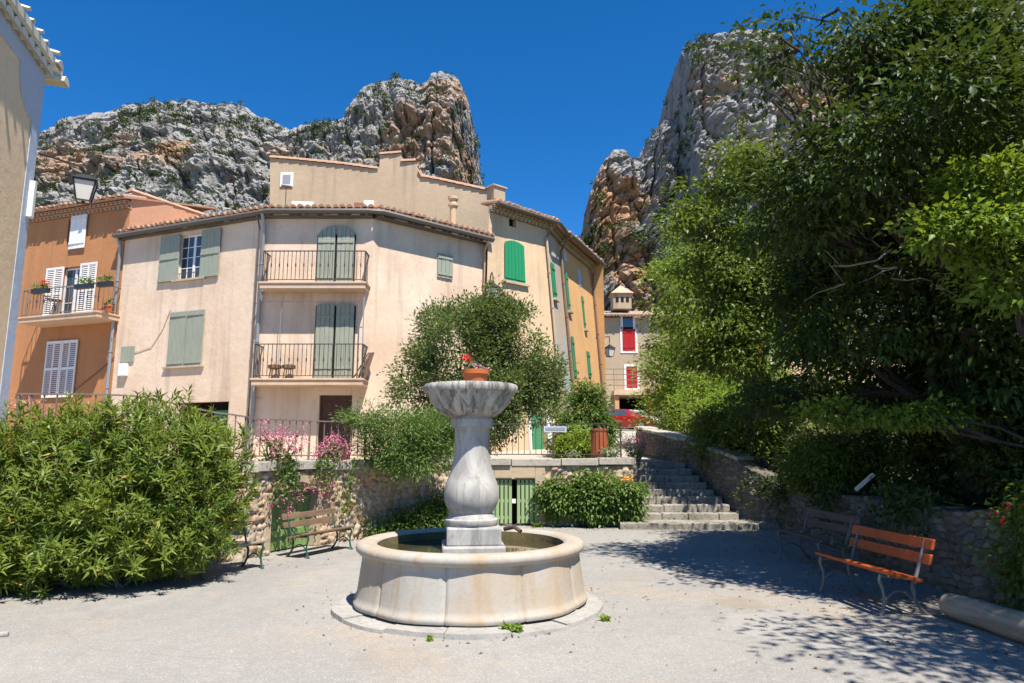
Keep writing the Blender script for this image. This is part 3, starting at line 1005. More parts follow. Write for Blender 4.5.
mb = MB()
gx, gy = np.linspace(-330, 330, 90), np.linspace(62, 300, 50)
HZ = lambda x, y: 4.0 + (y - 62) * 0.16 + 3.5 * noise.noise(Vector((x / 30, y / 30, 2))) * min(1, (y - 62) / 30)
gi = {}
for i, x in enumerate(gx):
    for j, y in enumerate(gy):
        gi[i, j] = len(mb.v); mb.v.append((x, y, HZ(x, y)))
for i in range(len(gx) - 1):
    for j in range(len(gy) - 1):
        mb.f.append((gi[i, j], gi[i + 1, j], gi[i + 1, j + 1], gi[i, j + 1]))
tag(mb.build('hillside', M['soil'], smooth=True), kind='structure')

scrub_pts = []
def och_left(px, py, n):
    band = max(0, 1 - abs(py - 178) / 38.0) * (1.0 if px < 330 else 0.45) * (1.0 if px < 240 else 0.7)
    tower = 0.75 if (px > 385 and py > 80) else 0.0
    tinged = 0.7 if px > 455 else 0.0  # extra ochre on the right-hand flank of the rock
    return max(0, min(1, (n * 1.6 + 0.2) * 1.8 + 0.4)) * max(band, tower * 0.8, tinged)
def scr_left(px, py, up, cl):
    top = 1.0 if (95 < px < 340 and py < 140) else (0.35 if px < 340 else 0.26)
    v = 0.30 * cl + 0.15
    return max(0.0, min(1, v)) * top * (0.45 + 0.55 * up) * 1.5
left_sky = [(-60, 150, 320), (-10, 138, 315), (36, 128, 310), (52, 120, 308), (68, 111, 306), (100, 106, 306), (128, 99, 308), (150, 97, 310), (175, 101, 312), (200, 100, 314), (228, 101, 316), (250, 108, 318), (270, 118, 320), (288, 124, 318), (300, 120, 314), (318, 117, 308), (334, 119, 304), (342, 110, 300), (352, 95, 298), (365, 84, 296), (380, 75, 296), (396, 71, 296), (410, 73, 296), (420, 79, 297), (427, 73, 297), (433, 66, 297), (440, 67, 298), (452, 72, 300), (461, 80, 303), (466, 92, 307), (471, 112, 312), (476, 138, 318), (480, 165, 325), (483, 190, 332), (487, 230, 340), (492, 300, 350)]
cliff('left_cliff', left_sky, 1.7, lambda px: 0.55 if px < 330 else 0.32, 620, 260, 25.0, och_left, 1.0, 1.0, 90, scr_left, scrub_pts)
def och_right(px, py, n):
    low = max(0, min(1, (py - 135) / 60.0)) if px < 660 else max(0, 1 - abs(py - 125) / 35.0)
    return max(0, min(1, (n * 1.6 + 0.15) * 1.8 + 0.35)) * (0.15 + 0.85 * low)
def scr_right(px, py, up, cl):
    a = 0.0
    if 688 < px < 800 and py < 92: a = 0.42
    elif py > 240: a = 0.7
    elif 640 < px < 690: a = 0.3
    else: a = 0.10
    return max(0.0, min(1, 0.8 * cl + 0.22)) * a * (0.4 + 0.6 * up)
right_sky = [(568, 420, 330), (578, 330, 318), (584, 285, 308), (588, 250, 300), (588, 215, 294), (591, 190, 290), (597, 172, 287), (604, 158, 285), (614, 149, 283), (624, 146, 282), (634, 151, 281), (640, 153, 280), (648, 140, 278), (655, 130, 276), (662, 118, 274), (672, 112, 272), (680, 106, 270), (681.5, 75, 268), (683, 50, 266), (688, 40, 264), (702, 34, 262), (722, 30, 260), (745, 25, 258), (766, 24, 256), (780, 28, 255), (792, 36, 254), (800, 48, 253), (812, 60, 252), (830, 58, 252), (850, 46, 252), (880, 30, 250), (910, 14, 248), (950, -8, 246), (1000, -35, 244), (1070, -70, 240), (1180, -110, 236)]
cliff('right_cliff', right_sky, 5.2, lambda px: 0.25 if px < 660 else 0.34, 600, 300, 25.0, och_right, 0.8, 1.0, 90, scr_right, scrub_pts)

# scrub rooted on the rock and on the slope below it: nobody could count it
rng = np.random.default_rng(5)
for k in range(900):
    x, y = rng.uniform(-60, 130), 70 + 190 * rng.random()
    scrub_pts.append((x, y, HZ(x, y) + 0.3, 1.2 + 2.2 * rng.random()))
SB = np.array(scrub_pts)
per = 70
ci = np.repeat(np.arange(len(SB)), per)
off = rng.normal(size=(len(ci), 3)) * np.array([0.46, 0.46, 0.36]) * SB[ci, 3:4]
P_ = SB[ci, :3] + off + np.array([0, 0, 0.25]) * SB[ci, 3:4]
ln = SB[ci, 3] * 0.46 * (0.6 + 0.8 * rng.random(len(ci)))
o = leaves_object('scrub', P_, off + rng.normal(size=off.shape) * 0.3, rng.normal(size=off.shape) + np.array([0, -0.3, 0.8]), ln, ln * 0.7, M['l_scrub'], None, np.clip(0.6 * rng.random(len(SB))[ci] + 0.4 * rng.random(len(ci)), 0, 1), 0.25, 0.1, True)
tag(o, kind='stuff')

# ================================================================== building helpers
def wall_face(mb, fc, u0, u1, z0, zt, holes=(), reveal=0.2):
    """facade with rectangular openings; zt = height or (height at u0, height at u1)"""
    za, zb = zt if isinstance(zt, tuple) else (zt, zt)
    us = sorted(set([u0, u1] + [h[0] for h in holes] + [h[1] for h in holes]))
    zs = sorted(set([z0] + [h[2] for h in holes] + [h[3] for h in holes]))
    top = lambda u: za + (zb - za) * (u - u0) / (u1 - u0)
    for a, b in zip(us[:-1], us[1:]):
        for k, lo in enumerate(zs):
            hi = zs[k + 1] if k + 1 < len(zs) else None
            cu, cz = (a + b) / 2, (lo + (hi if hi is not None else lo + 0.01)) / 2
            if hi is not None and any(h[0] < cu < h[1] and h[2] < cz < h[3] for h in holes):
                continue
            if hi is None:
                mb.face([fc.p(a, lo), fc.p(b, lo), fc.p(b, top(b)), fc.p(a, top(a))])
            else:
                mb.face([fc.p(a, lo), fc.p(b, lo), fc.p(b, hi), fc.p(a, hi)])
    for (a, b, lo, hi) in holes:
        for (p, q) in (((a, lo), (a, hi)), ((a, hi), (b, hi)), ((b, hi), (b, lo)), ((b, lo), (a, lo))):
            mb.face([fc.p(*p), fc.p(*q), fc.p(q[0], q[1], -reveal), fc.p(p[0], p[1], -reveal)])
def back_walls(mb, pts, z0, zt):
    for a, b in zip(pts[:-1], pts[1:]):
        mb.face([(a[0], a[1], z0), (b[0], b[1], z0), (b[0], b[1], zt), (a[0], a[1], zt)])

def half_barrel(mb, p, q, r, seg=5, n=None):
    p, q = Vector(p), Vector(q)
    d = (q - p).normalized()
    side = d.cross(Vector((0, 0, 1))).normalized()
    up = side.cross(d)
    n0 = len(mb.v)
    for k in range(seg + 1):
        t = math.pi * k / seg
        for c, rr in ((p, r), (q, r * 0.82)):
            mb.v.append(tuple(c + side * math.cos(t) * rr + up * math.sin(t) * rr))
    for k in range(seg):
        a = n0 + 2 * k
        mb.f.append((a, a + 1, a + 3, a + 2))
    mb.f.append(tuple(n0 + 2 * k for k in range(seg + 1)))
def eave_roof(mb, fc, u0, u1, z, oh, depth, slope, spacing=0.21, tile_len=1.0, th=0.06, rng=random.Random(3), rf=0.43):
    ts = math.tan(R_(slope))
    zi = z + (oh + depth) * ts
    mb.hexa([fc.p(u0, z, oh), fc.p(u1, z, oh), fc.p(u1, zi, -depth), fc.p(u0, zi, -depth),
             fc.p(u0, z + th, oh), fc.p(u1, z + th, oh), fc.p(u1, zi + th, -depth), fc.p(u0, zi + th, -depth)])
    n = max(1, int((u1 - u0) / spacing))
    for i in range(n):
        u = u0 + (i + 0.5) * (u1 - u0) / n
        j = rng.uniform(-0.03, 0.05)
        r = spacing * rf * rng.uniform(0.92, 1.08)
        u += rng.uniform(-0.012, 0.012)
        half_barrel(mb, fc.p(u, z + th + 0.002 + rng.uniform(0, 0.012), oh + 0.05 + j), fc.p(u + rng.uniform(-0.02, 0.02), z + th + 0.002 + min(tile_len, oh + depth) * ts, oh + 0.05 - min(tile_len, oh + depth)), r)
def genoise(mb, fc, u0, u1, z, rows=2, out=0.14, h=0.13, sp_=0.2):
    """corbelled rows of tiles under the eave, lowest row first"""
    for k in range(rows):
        w = out * (k + 1)
        zt = z - h * (rows - k - 1)
        mb.fbox(fc, u0, u1, zt - 0.03, zt, -0.02, w)
        n = int((u1 - u0) / sp_)
        for i in range(n):
            u = u0 + (i + 0.5) * (u1 - u0) / n
            half_barrel(mb, fc.p(u, zt - h + 0.012, w - 0.01), fc.p(u, zt - h + 0.012, w - out - 0.02), h * 0.72)
        mb.fbox(fc, u0, u1, zt - h, zt - 0.03, -0.02, w - out + 0.012)
def shutter(fc, u0, u1, z0, z1, parent, mat, w=0.04, planks=3, arch=0.0, battens=(0.16, 0.84), label=None, angle=0.0, name='shutter'):
    mb = MB()
    d = (u1 - u0) / planks
    for i in range(planks):
        a, b = u0 + i * d + 0.004, u0 + (i + 1) * d - 0.004
        f = lambda u: z1 - arch * ((u - u0) / (u1 - u0)) ** 2 if arch > 0 else (z1 + arch * (1 - (u - u0) / (u1 - u0)) ** 2 if arch < 0 else z1)
        wj = w + 0.004 * ((i * 7) % 3)
        mb.hexa([fc.p(a, z0, wj + 0.03), fc.p(b, z0, wj + 0.03), fc.p(b, z0, wj), fc.p(a, z0, wj),
                 fc.p(a, f(a), wj + 0.03), fc.p(b, f(b), wj + 0.03), fc.p(b, f(b), wj), fc.p(a, f(a), wj)])
    for b in battens:
        zc = z0 + (z1 - abs(arch) - z0) * b
        mb.fbox(fc, u0 + 0.02, u1 - 0.02, zc - 0.04, zc + 0.04, w + 0.038, w + 0.058)
    return mb.build(name, mat, parent, bevel=0.004, label=label)
def louvre(fc, u0, u1, z0, z1, parent, mat, w=0.04, cols=2, label=None):
    mb = MB()
    st = min(0.055, (u1 - u0) * 0.14)
    for k in range(cols + 1):
        u = u0 + (u1 - u0 - st) * k / cols
        mb.fbox(fc, u, u + st, z0, z1, w, w + 0.035)
    for zc in (z0, (z0 + z1) / 2 - 0.04, z1 - 0.08):
        mb.fbox(fc, u0 + 0.003, u1 - 0.003, zc, zc + 0.08, w + 0.002, w + 0.033)
    n = int((z1 - z0) / 0.075)
    for i in range(n):
        z = z0 + 0.05 + i * (z1 - z0 - 0.1) / n
        mb.hexa([fc.p(u0 + 0.02, z, w + 0.028), fc.p(u1 - 0.02, z, w + 0.028), fc.p(u1 - 0.02, z, w + 0.022), fc.p(u0 + 0.02, z, w + 0.022),
                 fc.p(u0 + 0.02, z + 0.04, w + 0.008), fc.p(u1 - 0.02, z + 0.04, w + 0.008), fc.p(u1 - 0.02, z + 0.04, w + 0.002), fc.p(u0 + 0.02, z + 0.04, w + 0.002)])
    return mb.build('shutter', mat, parent, label=label)
def sill(fc, u0, u1, z, parent, mat, out=0.09, h=0.07, name='sill'):
    mb = MB(); mb.fbox(fc, u0, u1, z - h, z, -0.05, out)
    return mb.build(name, mat, parent, bevel=0.008)
def window(fc, u0, u1, z0, z1, parent, mat, w=-0.14, nx=2, nz=4, st=0.06):
    mb = MB()
    mb.fbox(fc, u0, u0 + st, z0, z1, w - 0.05, w); mb.fbox(fc, u1 - st, u1, z0, z1, w - 0.05, w)
    mb.fbox(fc, u0 + st, u1 - st, z0, z0 + st, w - 0.05, w); mb.fbox(fc, u0 + st, u1 - st, z1 - st, z1, w - 0.05, w)
    uc = (u0 + u1) / 2
    mb.fbox(fc, uc - st * 0.75, uc + st * 0.75, z0 + st, z1 - st, w - 0.048, w + 0.004)
    for h_ in range(2):
        a, b = (u0 + st, uc - st * 0.75) if h_ == 0 else (uc + st * 0.75, u1 - st)
        for i in range(1, nx):
            u = a + (b - a) * i / nx
            mb.fbox(fc, u - 0.012, u + 0.012, z0 + st, z1 - st, w - 0.035, w - 0.012)
        for k in range(1, nz):
            z = z0 + st + (z1 - z0 - 2 * st) * k / nz
            mb.fbox(fc, a, b, z - 0.012, z + 0.012, w - 0.034, w - 0.013)
    f = mb.build('window', mat, parent)
    g = MB(); g.fquad(fc, u0 + 0.01, u1 - 0.01, z0 + 0.01, z1 - 0.01, w - 0.03)
    g.build('pane', M['glass'], f)
    b_ = MB(); b_.fquad(fc, u0, u1, z0, z1, w - 0.5)
    return f
def balcony(fc, u0, u1, z, depth, h, parent, mat, th=0.16, sp_=0.125, rail='iron', label=None, rail_top=None):
    mb = MB(); mb.fbox(fc, u0, u1, z - th, z, 0.003, depth)
    mb.fbox(fc, u0 - 0.03, u1 + 0.03, z - 0.05, z + 0.01, 0.004, depth + 0.035)
    s = mb.build('balcony', mat, parent, bevel=0.012, label=label)
    r = MB()
    w = depth - 0.06
    a, b = u0 + 0.05, u1 - 0.05
    zt = z + h
    r.bar(fc.p(a, zt, w), fc.p(b, zt, w), 0.045, 0.025)
    r.bar(fc.p(a, z + 0.09, w), fc.p(b, z + 0.09, w), 0.03, 0.02)
    for u in (a, b):
        r.bar(fc.p(u, zt, w - 0.02), fc.p(u, zt, 0), 0.04, 0.025)
        r.bar(fc.p(u, z + 0.09, w - 0.02), fc.p(u, z + 0.09, 0), 0.03, 0.02)
        nn = max(2, int(w / sp_))
        for i in range(1, nn):
            q = w * i / nn
            r.bar(fc.p(u, z + 0.1, q), fc.p(u, zt - 0.013, q), 0.016, 0.016, (1, 0, 0))
        r.bar(fc.p(u, z - 0.01, w), fc.p(u, zt, w), 0.03, 0.03, (1, 0, 0))
    n = int((b - a) / sp_)
    for i in range(1, n):
        u = a + (b - a) * i / n
        r.bar(fc.p(u, z + 0.1, w), fc.p(u, zt - 0.013, w), 0.016, 0.016, (1, 0, 0))
        if i % 2 == 0:
            r.bar(fc.p(u, z + h * 0.5, w), fc.p(u, z + h * 0.5 + 0.1, w), 0.034, 0.034, (1, 0, 0))
    r.build('railing', M[rail], s)
    return s
def downpipe(pts, parent, mat, r=0.05):
    mb = MB(); mb.tube(pts, r, 8)
    for k in range(1, 6):
        p = Vector(pts[-2]).lerp(Vector(pts[-1]), k / 6)
        mb.tube([p - Vector((0, 0, 0.02)), p + Vector((0, 0, 0.02))], r * 1.35, 8)
    return mb.build('drainpipe', mat, parent, smooth=True)
def gutter(pts, parent, mat, r=0.085):
    mb = MB(); mb.tube(pts, r, 8)
    return mb.build('gutter', mat, parent, smooth=True)

# ================================================================== terrace wall, stairs, garden wall
W = Path([(-9.6, 9.0, 1.27), (-5.7, 9.25, 1.27), (-3.98, 10.4, 1.27), (-3.42, 11.8, 1.27), (-2.3, 13.6, 1.27), (-1.0, 14.95, 1.27), (2.5, 15.1, 1.27), (2.62, 15.35, 1.27), (2.92, 17.2, 1.27)])
sD0, sD1 = W.find(269, 0.6), W.find(315, 0.6)
sG0, sG1 = W.find(494, 0.6), W.find(535, 0.6)
wt = thing('retaining_wall', 'rubble stone wall under the terrace, with a green arched door and a slatted green gate', 'wall', (-1.0, 15.0, 0))
arch_f = lambda t: 0.93 + 0.17 * math.sin(math.pi * t)
rubble_face('stone_face', W, M['rubble'], wt, [(sD0, sD1, arch_f), (sG0 - 0.0, sG1 + 0.0, lambda t: 1.0)], sx=6.6, sy=9.4, bulge=0.045, seed=0.37)
mb = MB(); coping(mb, W, 0.3, W.len - 0.02, 0.10, -0.45, 0.15, np.random.default_rng(2), 0.9)
mb.build('coping', M['coping'], wt, bevel=0.012)
# arched door of old planks
fD = W.fac(sD0, sD1)
mb = MB()
npl = 7
for i in range(npl):
    a, b = fD.len * i / npl + 0.006, fD.len * (i + 1) / npl - 0.006
    mb.hexa([fD.p(a, 0.02, -0.12), fD.p(b, 0.02, -0.12), fD.p(b, 0.02, -0.16), fD.p(a, 0.02, -0.16),
             fD.p(a, arch_f(a / fD.len), -0.12), fD.p(b, arch_f(b / fD.len), -0.12), fD.p(b, arch_f(b / fD.len), -0.16), fD.p(a, arch_f(a / fD.len), -0.16)])
for zc in (0.28, 0.80):
    mb.fbox(fD, 0.02, fD.len - 0.02, zc - 0.05, zc + 0.05, -0.121, -0.09)
mb.fbox(fD, fD.len / 2 - 0.03, fD.len / 2 + 0.03, 0.02, 1.05, -0.122, -0.1)
dd = mb.build('arched_door', M['oldgreen'], wt, bevel=0.004)
mb = MB()
for k in range(10):
    t0, t1 = k / 10, (k + 1) / 10
    q = [fD.p(fD.len * t0, arch_f(t0) - 0.01, 0.085), fD.p(fD.len * t1, arch_f(t1) - 0.01, 0.085), fD.p(fD.len * t1, arch_f(t1) - 0.01, -0.2), fD.p(fD.len * t0, arch_f(t0) - 0.01, -0.2)]
    mb.hexa(q + [v + Vector((0, 0, 0.15)) for v in q])
mb.build('door_arch', M['plaster_old'], wt)
for a, b in ((-0.14, 0.0), (fD.len, fD.len + 0.14)):
    mb = MB(); mb.fbox(fD, a, b, 0.0, 0.94, -0.3, 0.06); mb.build('door_jamb', M['plaster_old'], wt, bevel=0.015)
# slatted gate
fG = W.fac(sG0, sG1)
mb = MB()
lw = 0.2
mb.fbox(fG, -lw, 0.0, 0, 1.265, -0.3, 0.075); mb.fbox(fG, fG.len, fG.len + lw * 1.1, 0, 1.265, -0.3, 0.07); mb.fbox(fG, 0, fG.len, 1.0, 1.262, -0.3, 0.072)
mb.build('gate_surround', M['plaster_old'], wt, bevel=0.015)
mb = MB(); mb.fquad(fG, 0, fG.len, 0, 1.0, -0.42); mb.build('shade_panel', M['void'], wt)  # near-black panel: the shade behind the slats is put into its colour
mb = MB()
ns_ = 9
for i in range(ns_):
    u = 0.035 + (fG.len - 0.07) * (i + 0.5) / ns_
    if i == 4: continue
    mb.fbox(fG, u - 0.033, u + 0.033, 0.05, 0.97, -0.03, -0.005)
for zc in (0.17, 0.52, 0.86):
    mb.fbox(fG, 0.03, fG.len / 2 - 0.06, zc - 0.035, zc + 0.035, -0.06, -0.032)
    mb.fbox(fG, fG.len / 2 + 0.05, fG.len - 0.03, zc - 0.035, zc + 0.035, -0.06, -0.032)
gt = mb.build('gate', M['gategreen'], wt, bevel=0.004)
mb = MB()
mb.fbox(fG, 0.0, 0.045, 0.0, 1.0, -0.1, 0.01); mb.fbox(fG, fG.len - 0.045, fG.len, 0.0, 1.0, -0.1, 0.01); mb.fbox(fG, 0.045, fG.len - 0.045, 0.965, 1.0, -0.1, 0.008)
mb.build('frame', M['dgreen'], gt)
mb = MB(); mb.fbox(fG, fG.len / 2 - 0.05, fG.len / 2 + 0.03, 0.47, 0.56, -0.075, -0.05); mb.build('latch', M['white'], gt)

st = thing('stone_staircase', 'worn stone steps with eight treads climbing between the planted bed and the garden wall', 'steps', (3.8, 14.3, 0))
rs = random.Random(8)
mb = MB()
mb.hexa([(2.2, 14.32, -0.1), (5.43, 14.27, -0.1), (5.4, 15.1, -0.1), (2.3, 15.1, -0.1), (2.2, 14.32, 0.125), (5.43, 14.27, 0.125), (5.4, 15.1, 0.125), (2.3, 15.1, 0.125)])
mb.build('landing', M['step'], st, bevel=0.02)
for k in range(8):
    y0 = 15.0 + 0.285 * k
    xl, xr = 2.66 + 0.035 * k, 4.85 - 0.085 * k
    z1 = 0.125 + 0.147 * (k + 1)
    mb = MB()
    x = xl
    while x < xr - 0.05:                          # each step is a row of worn slabs
        e = min(xr, x + rs.uniform(0.45, 0.9))
        if xr - e < 0.3: e = xr
        dy, dz = rs.uniform(-0.02, 0.02), rs.uniform(-0.012, 0.008)
        mb.hexa([(x + 0.004, y0 + dy, z1 - 0.17), (e - 0.004, y0 + dy + rs.uniform(-0.01, 0.01), z1 - 0.17), (e - 0.004, y0 + 0.5, z1 - 0.17), (x + 0.004, y0 + 0.5, z1 - 0.17),
                 (x + 0.004, y0 + dy, z1 + dz), (e - 0.004, y0 + dy, z1 + dz + rs.uniform(-0.006, 0.006)), (e - 0.004, y0 + 0.5, z1 + dz), (x + 0.004, y0 + 0.5, z1 + dz)])
        x = e
    mb.build('step', M['step'], st, bevel=0.022)

gw = thing('garden_wall', 'long grey rubble wall beside the steps and behind the red bench, holding the tree garden', 'wall', (5.3, 12, 0))
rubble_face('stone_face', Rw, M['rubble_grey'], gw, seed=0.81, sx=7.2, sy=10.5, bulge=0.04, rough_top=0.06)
mb = MB(); coping(mb, Rw, 0.0, Rw.find(739, 1.4), 0.07, -0.45, 0.09, np.random.default_rng(12), 0.5)
mb.build('coping', M['coping'], gw, bevel=0.02)

# ================================================================== beige house, near left
bd = Vector((0.29, -1.0, 0)).normalized()
bc = Vector((-7.76, 10.5, 0))
hb = thing('beige_house', 'tall ochre house at the left edge with pale blue-grey corner band', 'house', (bc.x, bc.y, 1.3))
FB = Fac(bc + bd * 5.0, bc)                        # u runs towards the far corner, normal to the right
L5 = FB.len
zB = 7.80
mb = MB()
wall_face(mb, FB, 0, L5, 0.0, zB)
bk = bc + Vector((-6, -1.8, 0)); bk2 = FB.p(0, 0) + Vector((-6, -1.8, 0))
back_walls(mb, [(bc.x, bc.y), (bk.x, bk.y), (bk2.x, bk2.y), (FB.p(0, 0).x, FB.p(0, 0).y)], 0, zB)
mb.build('wall', M['ochre'], hb)
mb = MB()                                          # painted corner band with a hollow curve at the top
bw = 0.30
pts = [(L5 + 0.006, 0.0), (L5 + 0.006, zB), (L5 - 2.6, zB), (L5 - 2.6, zB - 0.34)]
cx, cz, rr = L5 - bw - 0.62, zB - 0.34, 0.62
pts += [(cx - 0.1, cz)]
for k in range(0, 13):
    t = math.pi / 2 * k / 12
    pts.append((L5 - bw - rr * math.cos(t) + 0.0, zB - 0.34 - rr * math.sin(t) * 1.1))
pts += [(L5 - bw, 0.0)]
mb.prism([FB.p(u, z, 0.004) for u, z in pts], FB.n * 0.012)
mb.build('corner_band', M['bluegrey'], hb)
mb = MB()
genoise(mb, FB, 0, L5 + 0.02, zB + 0.12, 1, 0.13, 0.19, 0.26)
mb.build('cornice', M['tile_cream'], hb, smooth=True)
mb = MB()
eave_roof(mb, FB, -0.2, L5 + 0.3, zB + 0.122, 0.15, 3.0, 12, 0.30, 0.9, th=0.13, rf=0.15)
half_barrel(mb, FB.p(L5 + 0.38, zB + 0.02, 0.2), FB.p(L5 + 0.38, zB + 0.02, -0.6), 0.13)
half_barrel(mb, FB.p(L5 + 0.05, zB + 0.14, 0.2), FB.p(L5 + 0.05, zB + 0.2, -0.6), 0.12)
mb.build('roof', M['tile_cream'], hb)
mb = MB(); mb.fbox(FB, L5 - 0.16, L5 - 0.06, 5.25, 5.85, 0.018, 0.1); mb.build('junction_box', M['white'], hb, bevel=0.01)

# ================================================================== orange house
O1 = at(131, 203, 23.35); O0 = at(14, 221, 25.3)
zO = 10.35
FO = Fac(O0, O1)
ho = thing('orange_house', 'orange stuccoed house with white louvred shutters beside the peach house', 'house', (O1.x, O1.y, 1.3))
mb = MB()
d_op = FO.rect(63, 268, 82, 311)
zb_f = FO.uz(66, 314, 0.9)[1]
door_h = (d_op[0], d_op[1], zb_f, d_op[3])
att = FO.rect(69, 219, 73, 247)
wall_face(mb, FO, -3.0, FO.len, 1.0, zO, [door_h, att])
sideO = [(O1.x, O1.y), (O1.x + 3.6, O1.y + 8.5)]
FOs = Fac(sideO[0], sideO[1])
back_walls(mb, [sideO[1], (O0.x - 3, O0.y + 8), (FO.p(-3, 0).x, FO.p(-3, 0).y)], 1.0, zO)
mb.build('wall', M['orange'], ho)
mb = MB()
za = FOs.uz(133, 194)[1]
wall_face(mb, FOs, 0.002, FOs.len, 1.0, (za + 0.1, za + 0.5))
mb.build('gable_wall', M['salmon'], ho)
mb = MB()
n = 16
for i in range(n):
    u = FOs.len * (i + 0.5) / n
    z = za + 0.1 + 0.4 * u / FOs.len
    half_barrel(mb, FOs.p(u - FOs.len / n * 0.52, z - 0.02, -0.08), FOs.p(u + FOs.len / n * 0.55, z + 0.01, -0.08), 0.13)
mb.build('verge_tiles', M['tile_pale'], ho)
mb = MB()
genoise(mb, FO, -3, FO.len + 0.03, zO + 0.02, 2, 0.12, 0.13, 0.2)
mb.build('cornice', M['tile'], ho, smooth=True)
mb = MB()
eave_roof(mb, FO, -3, FO.len + 0.12, zO + 0.022, 0.38, 4, 14)
mb.build('roof', M['tile'], ho)
for q in (att, door_h):
    mb = MB(); mb.fquad(FO, *q, -0.19); mb.build('dark_opening', M['void'], ho)
shutter(FO, *FO.rect(73.5, 216, 86, 248), ho, M['white'], 0.05, 3)
fr = window(FO, door_h[0] + 0.02, door_h[1] - 0.02, door_h[2], door_h[3] - 0.02, ho, M['white'], -0.1, 1, 3, 0.07)
r1 = FO.rect(48.5, 269, 61, 312); louvre(FO, r1[0], r1[1], zb_f, r1[3], ho, M['white'])
r2 = FO.rect(82.5, 264, 94, 312); louvre(FO, r2[0], r2[1], zb_f, r2[3], ho, M['white'])
rl = FO.rect(49, 342, 74, 397); uc = (rl[0] + rl[1]) / 2
for a, b in ((rl[0], uc - 0.01), (uc + 0.01, rl[1])):
    louvre(FO, a, b, rl[2], rl[3], ho, M['white'])
bu0 = FO.uz(19, 312, 0.95)[0]; bu1 = FO.uz(117, 306, 0.2)[0]
balO = balcony(FO, bu0, bu1, zb_f, 0.95, 0.98, ho, M['peach_old'], 0.2, 0.17, 'rail')

def planter_box(pos, u_dir, L, label, cat, red, group, seed):
    rng = np.random.default_rng(seed)
    t = thing('flower_box', label, cat, pos, group)
    p = Vector(pos); d = Vector(u_dir)
    mb = MB(); mb.bar(p - d * L / 2 + Vector((0, 0, 0.1)), p + d * L / 2 + Vector((0, 0, 0.1)), 0.16, 0.17); mb.build('trough', M['blackiron'], t, bevel=0.01)
    C = [p + d * rng.uniform(-L / 2, L / 2) + Vector((0, 0, 0.24 + 0.1 * rng.random())) for _ in range(10)]
    n = 160
    ci = rng.integers(0, 10, n)
    PP = np.array([tuple(C[i]) for i in ci]) + rng.normal(size=(n, 3)) * 0.05
    leaves_object('foliage', PP, rng.normal(size=(n, 3)), rng.normal(size=(n, 3)) + np.array([0, 0, 1]), 0.07, 0.05, M['l_shrub'], t, rng.random(n), simple=True)
    if red: blossom(rng, 'flower', [c + Vector((0, 0, 0.08)) for c in C[:4]], 20, 0.04, 0.05, 'f_red', t, True)
    return t
zr = zb_f + 0.78
for i, (px, red, lb) in enumerate(((41, True, 'black flower box with red blooms on the orange house balcony'), (84, False, 'black flower box with green plants only, middle of the orange house balcony'), (105, False, 'small black flower box nearest the drainpipe end of the orange house balcony'))):
    u = FO.uz(px, 287, 1.0)[0]
    planter_box(FO.p(u, zr, 1.0), FO.d, 0.75 if i < 2 else 0.6, lb, 'flower box', red, 'flower boxes on the balcony', 40 + i)
u = FO.uz(55, 296, 0.28)[0]
t = thing('balcony_table', 'small round brown table on the orange house balcony', 'table', FO.p(u, zb_f, 0.27))
mb = MB(); c = FO.p(u, zb_f, 0.27); mb.lathe([(0.24, 0.70), (0.25, 0.72), (0.24, 0.735)], 20, c); mb.build('tabletop', M['oldslat'], t, smooth=True)
for k in range(3):
    a = 2.1 * k; mb = MB(); mb.tube([c + Vector((0, 0, 0.7)), c + Vector((0.05 * math.cos(a), 0.05 * math.sin(a), 0.4)), c + Vector((0.2 * math.cos(a), 0.2 * math.sin(a), 0))], 0.013, 5); mb.build('leg', M['iron'], t)
u = FO.uz(110, 300, 0.3)[0]
t = thing('flower_pot', 'brown clay pot standing in the corner of the orange house balcony', 'pot', FO.p(u, zb_f, 0.3))
mb = MB(); mb.lathe([(0.10, 0), (0.15, 0.28), (0.165, 0.28), (0.165, 0.33), (0.14, 0.33), (0.13, 0.28)], 18, FO.p(u, zb_f, 0.3)); mb.build('pot', M['pot'], t, smooth=True)
rng = np.random.default_rng(77); c = FO.p(u, zb_f + 0.36, 0.3)
blossom(rng, 'foliage', [c], 60, 0.07, 0.1, 'l_shrub', t)

# ================================================================== central peach house (three facades that bend round the square)
C0 = at(126, 233, 23.3); C1 = at(267, 211, 21.0); C2 = at(374, 212, 21.0); C3 = at(486, 238, 23.85)
zE = 9.12
hc = thing('peach_house', 'large pale peach house with sage shutters and two iron balconies', 'house', (C1.x, C1.y, 1.3))
F1, F2, F3 = Fac(C0, C1), Fac(C1, C2), Fac(C2, C3)
mb = MB()
w_open = F1.rect(179.5, 236, 205, 277)
g_a = F1.uz(180, 402); g_b = F1.uz(229, 402)
g_open = (g_a[0], g_b[0], 1.0, (g_a[1] + g_b[1]) / 2)
wall_face(mb, F1, 0, F1.len, 1.0, zE, [w_open, g_open])
dr = F2.rect(319.5, 395, 350, 456); door = (dr[0], dr[1], 1.3, dr[3])
z_b1 = F2.uz(320, 378.5, 0.7)[1]; z_b2 = F2.uz(320, 282, 0.62)[1]
wall_face(mb, F2, 0, F2.len, 1.0, zE, [door], 0.16)
wall_face(mb, F3, 0, F3.len, 1.0, zE)
bkA = (C3.x + 0.5, C3.y + 6); bkB = (C0.x + 2.0, C0.y + 7)
back_walls(mb, [(C3.x, C3.y), bkA, bkB, (C0.x, C0.y)], 1.0, zE)
mb.build('wall', M['peach'], hc)
mb = MB()
eave_roof(mb, F1, -0.2, F1.len + 0.06, zE, 0.20, 6, 13, 0.22)
eave_roof(mb, F2, -0.06, F2.len + 0.08, zE + 0.003, 0.30, 6, 13, 0.22)
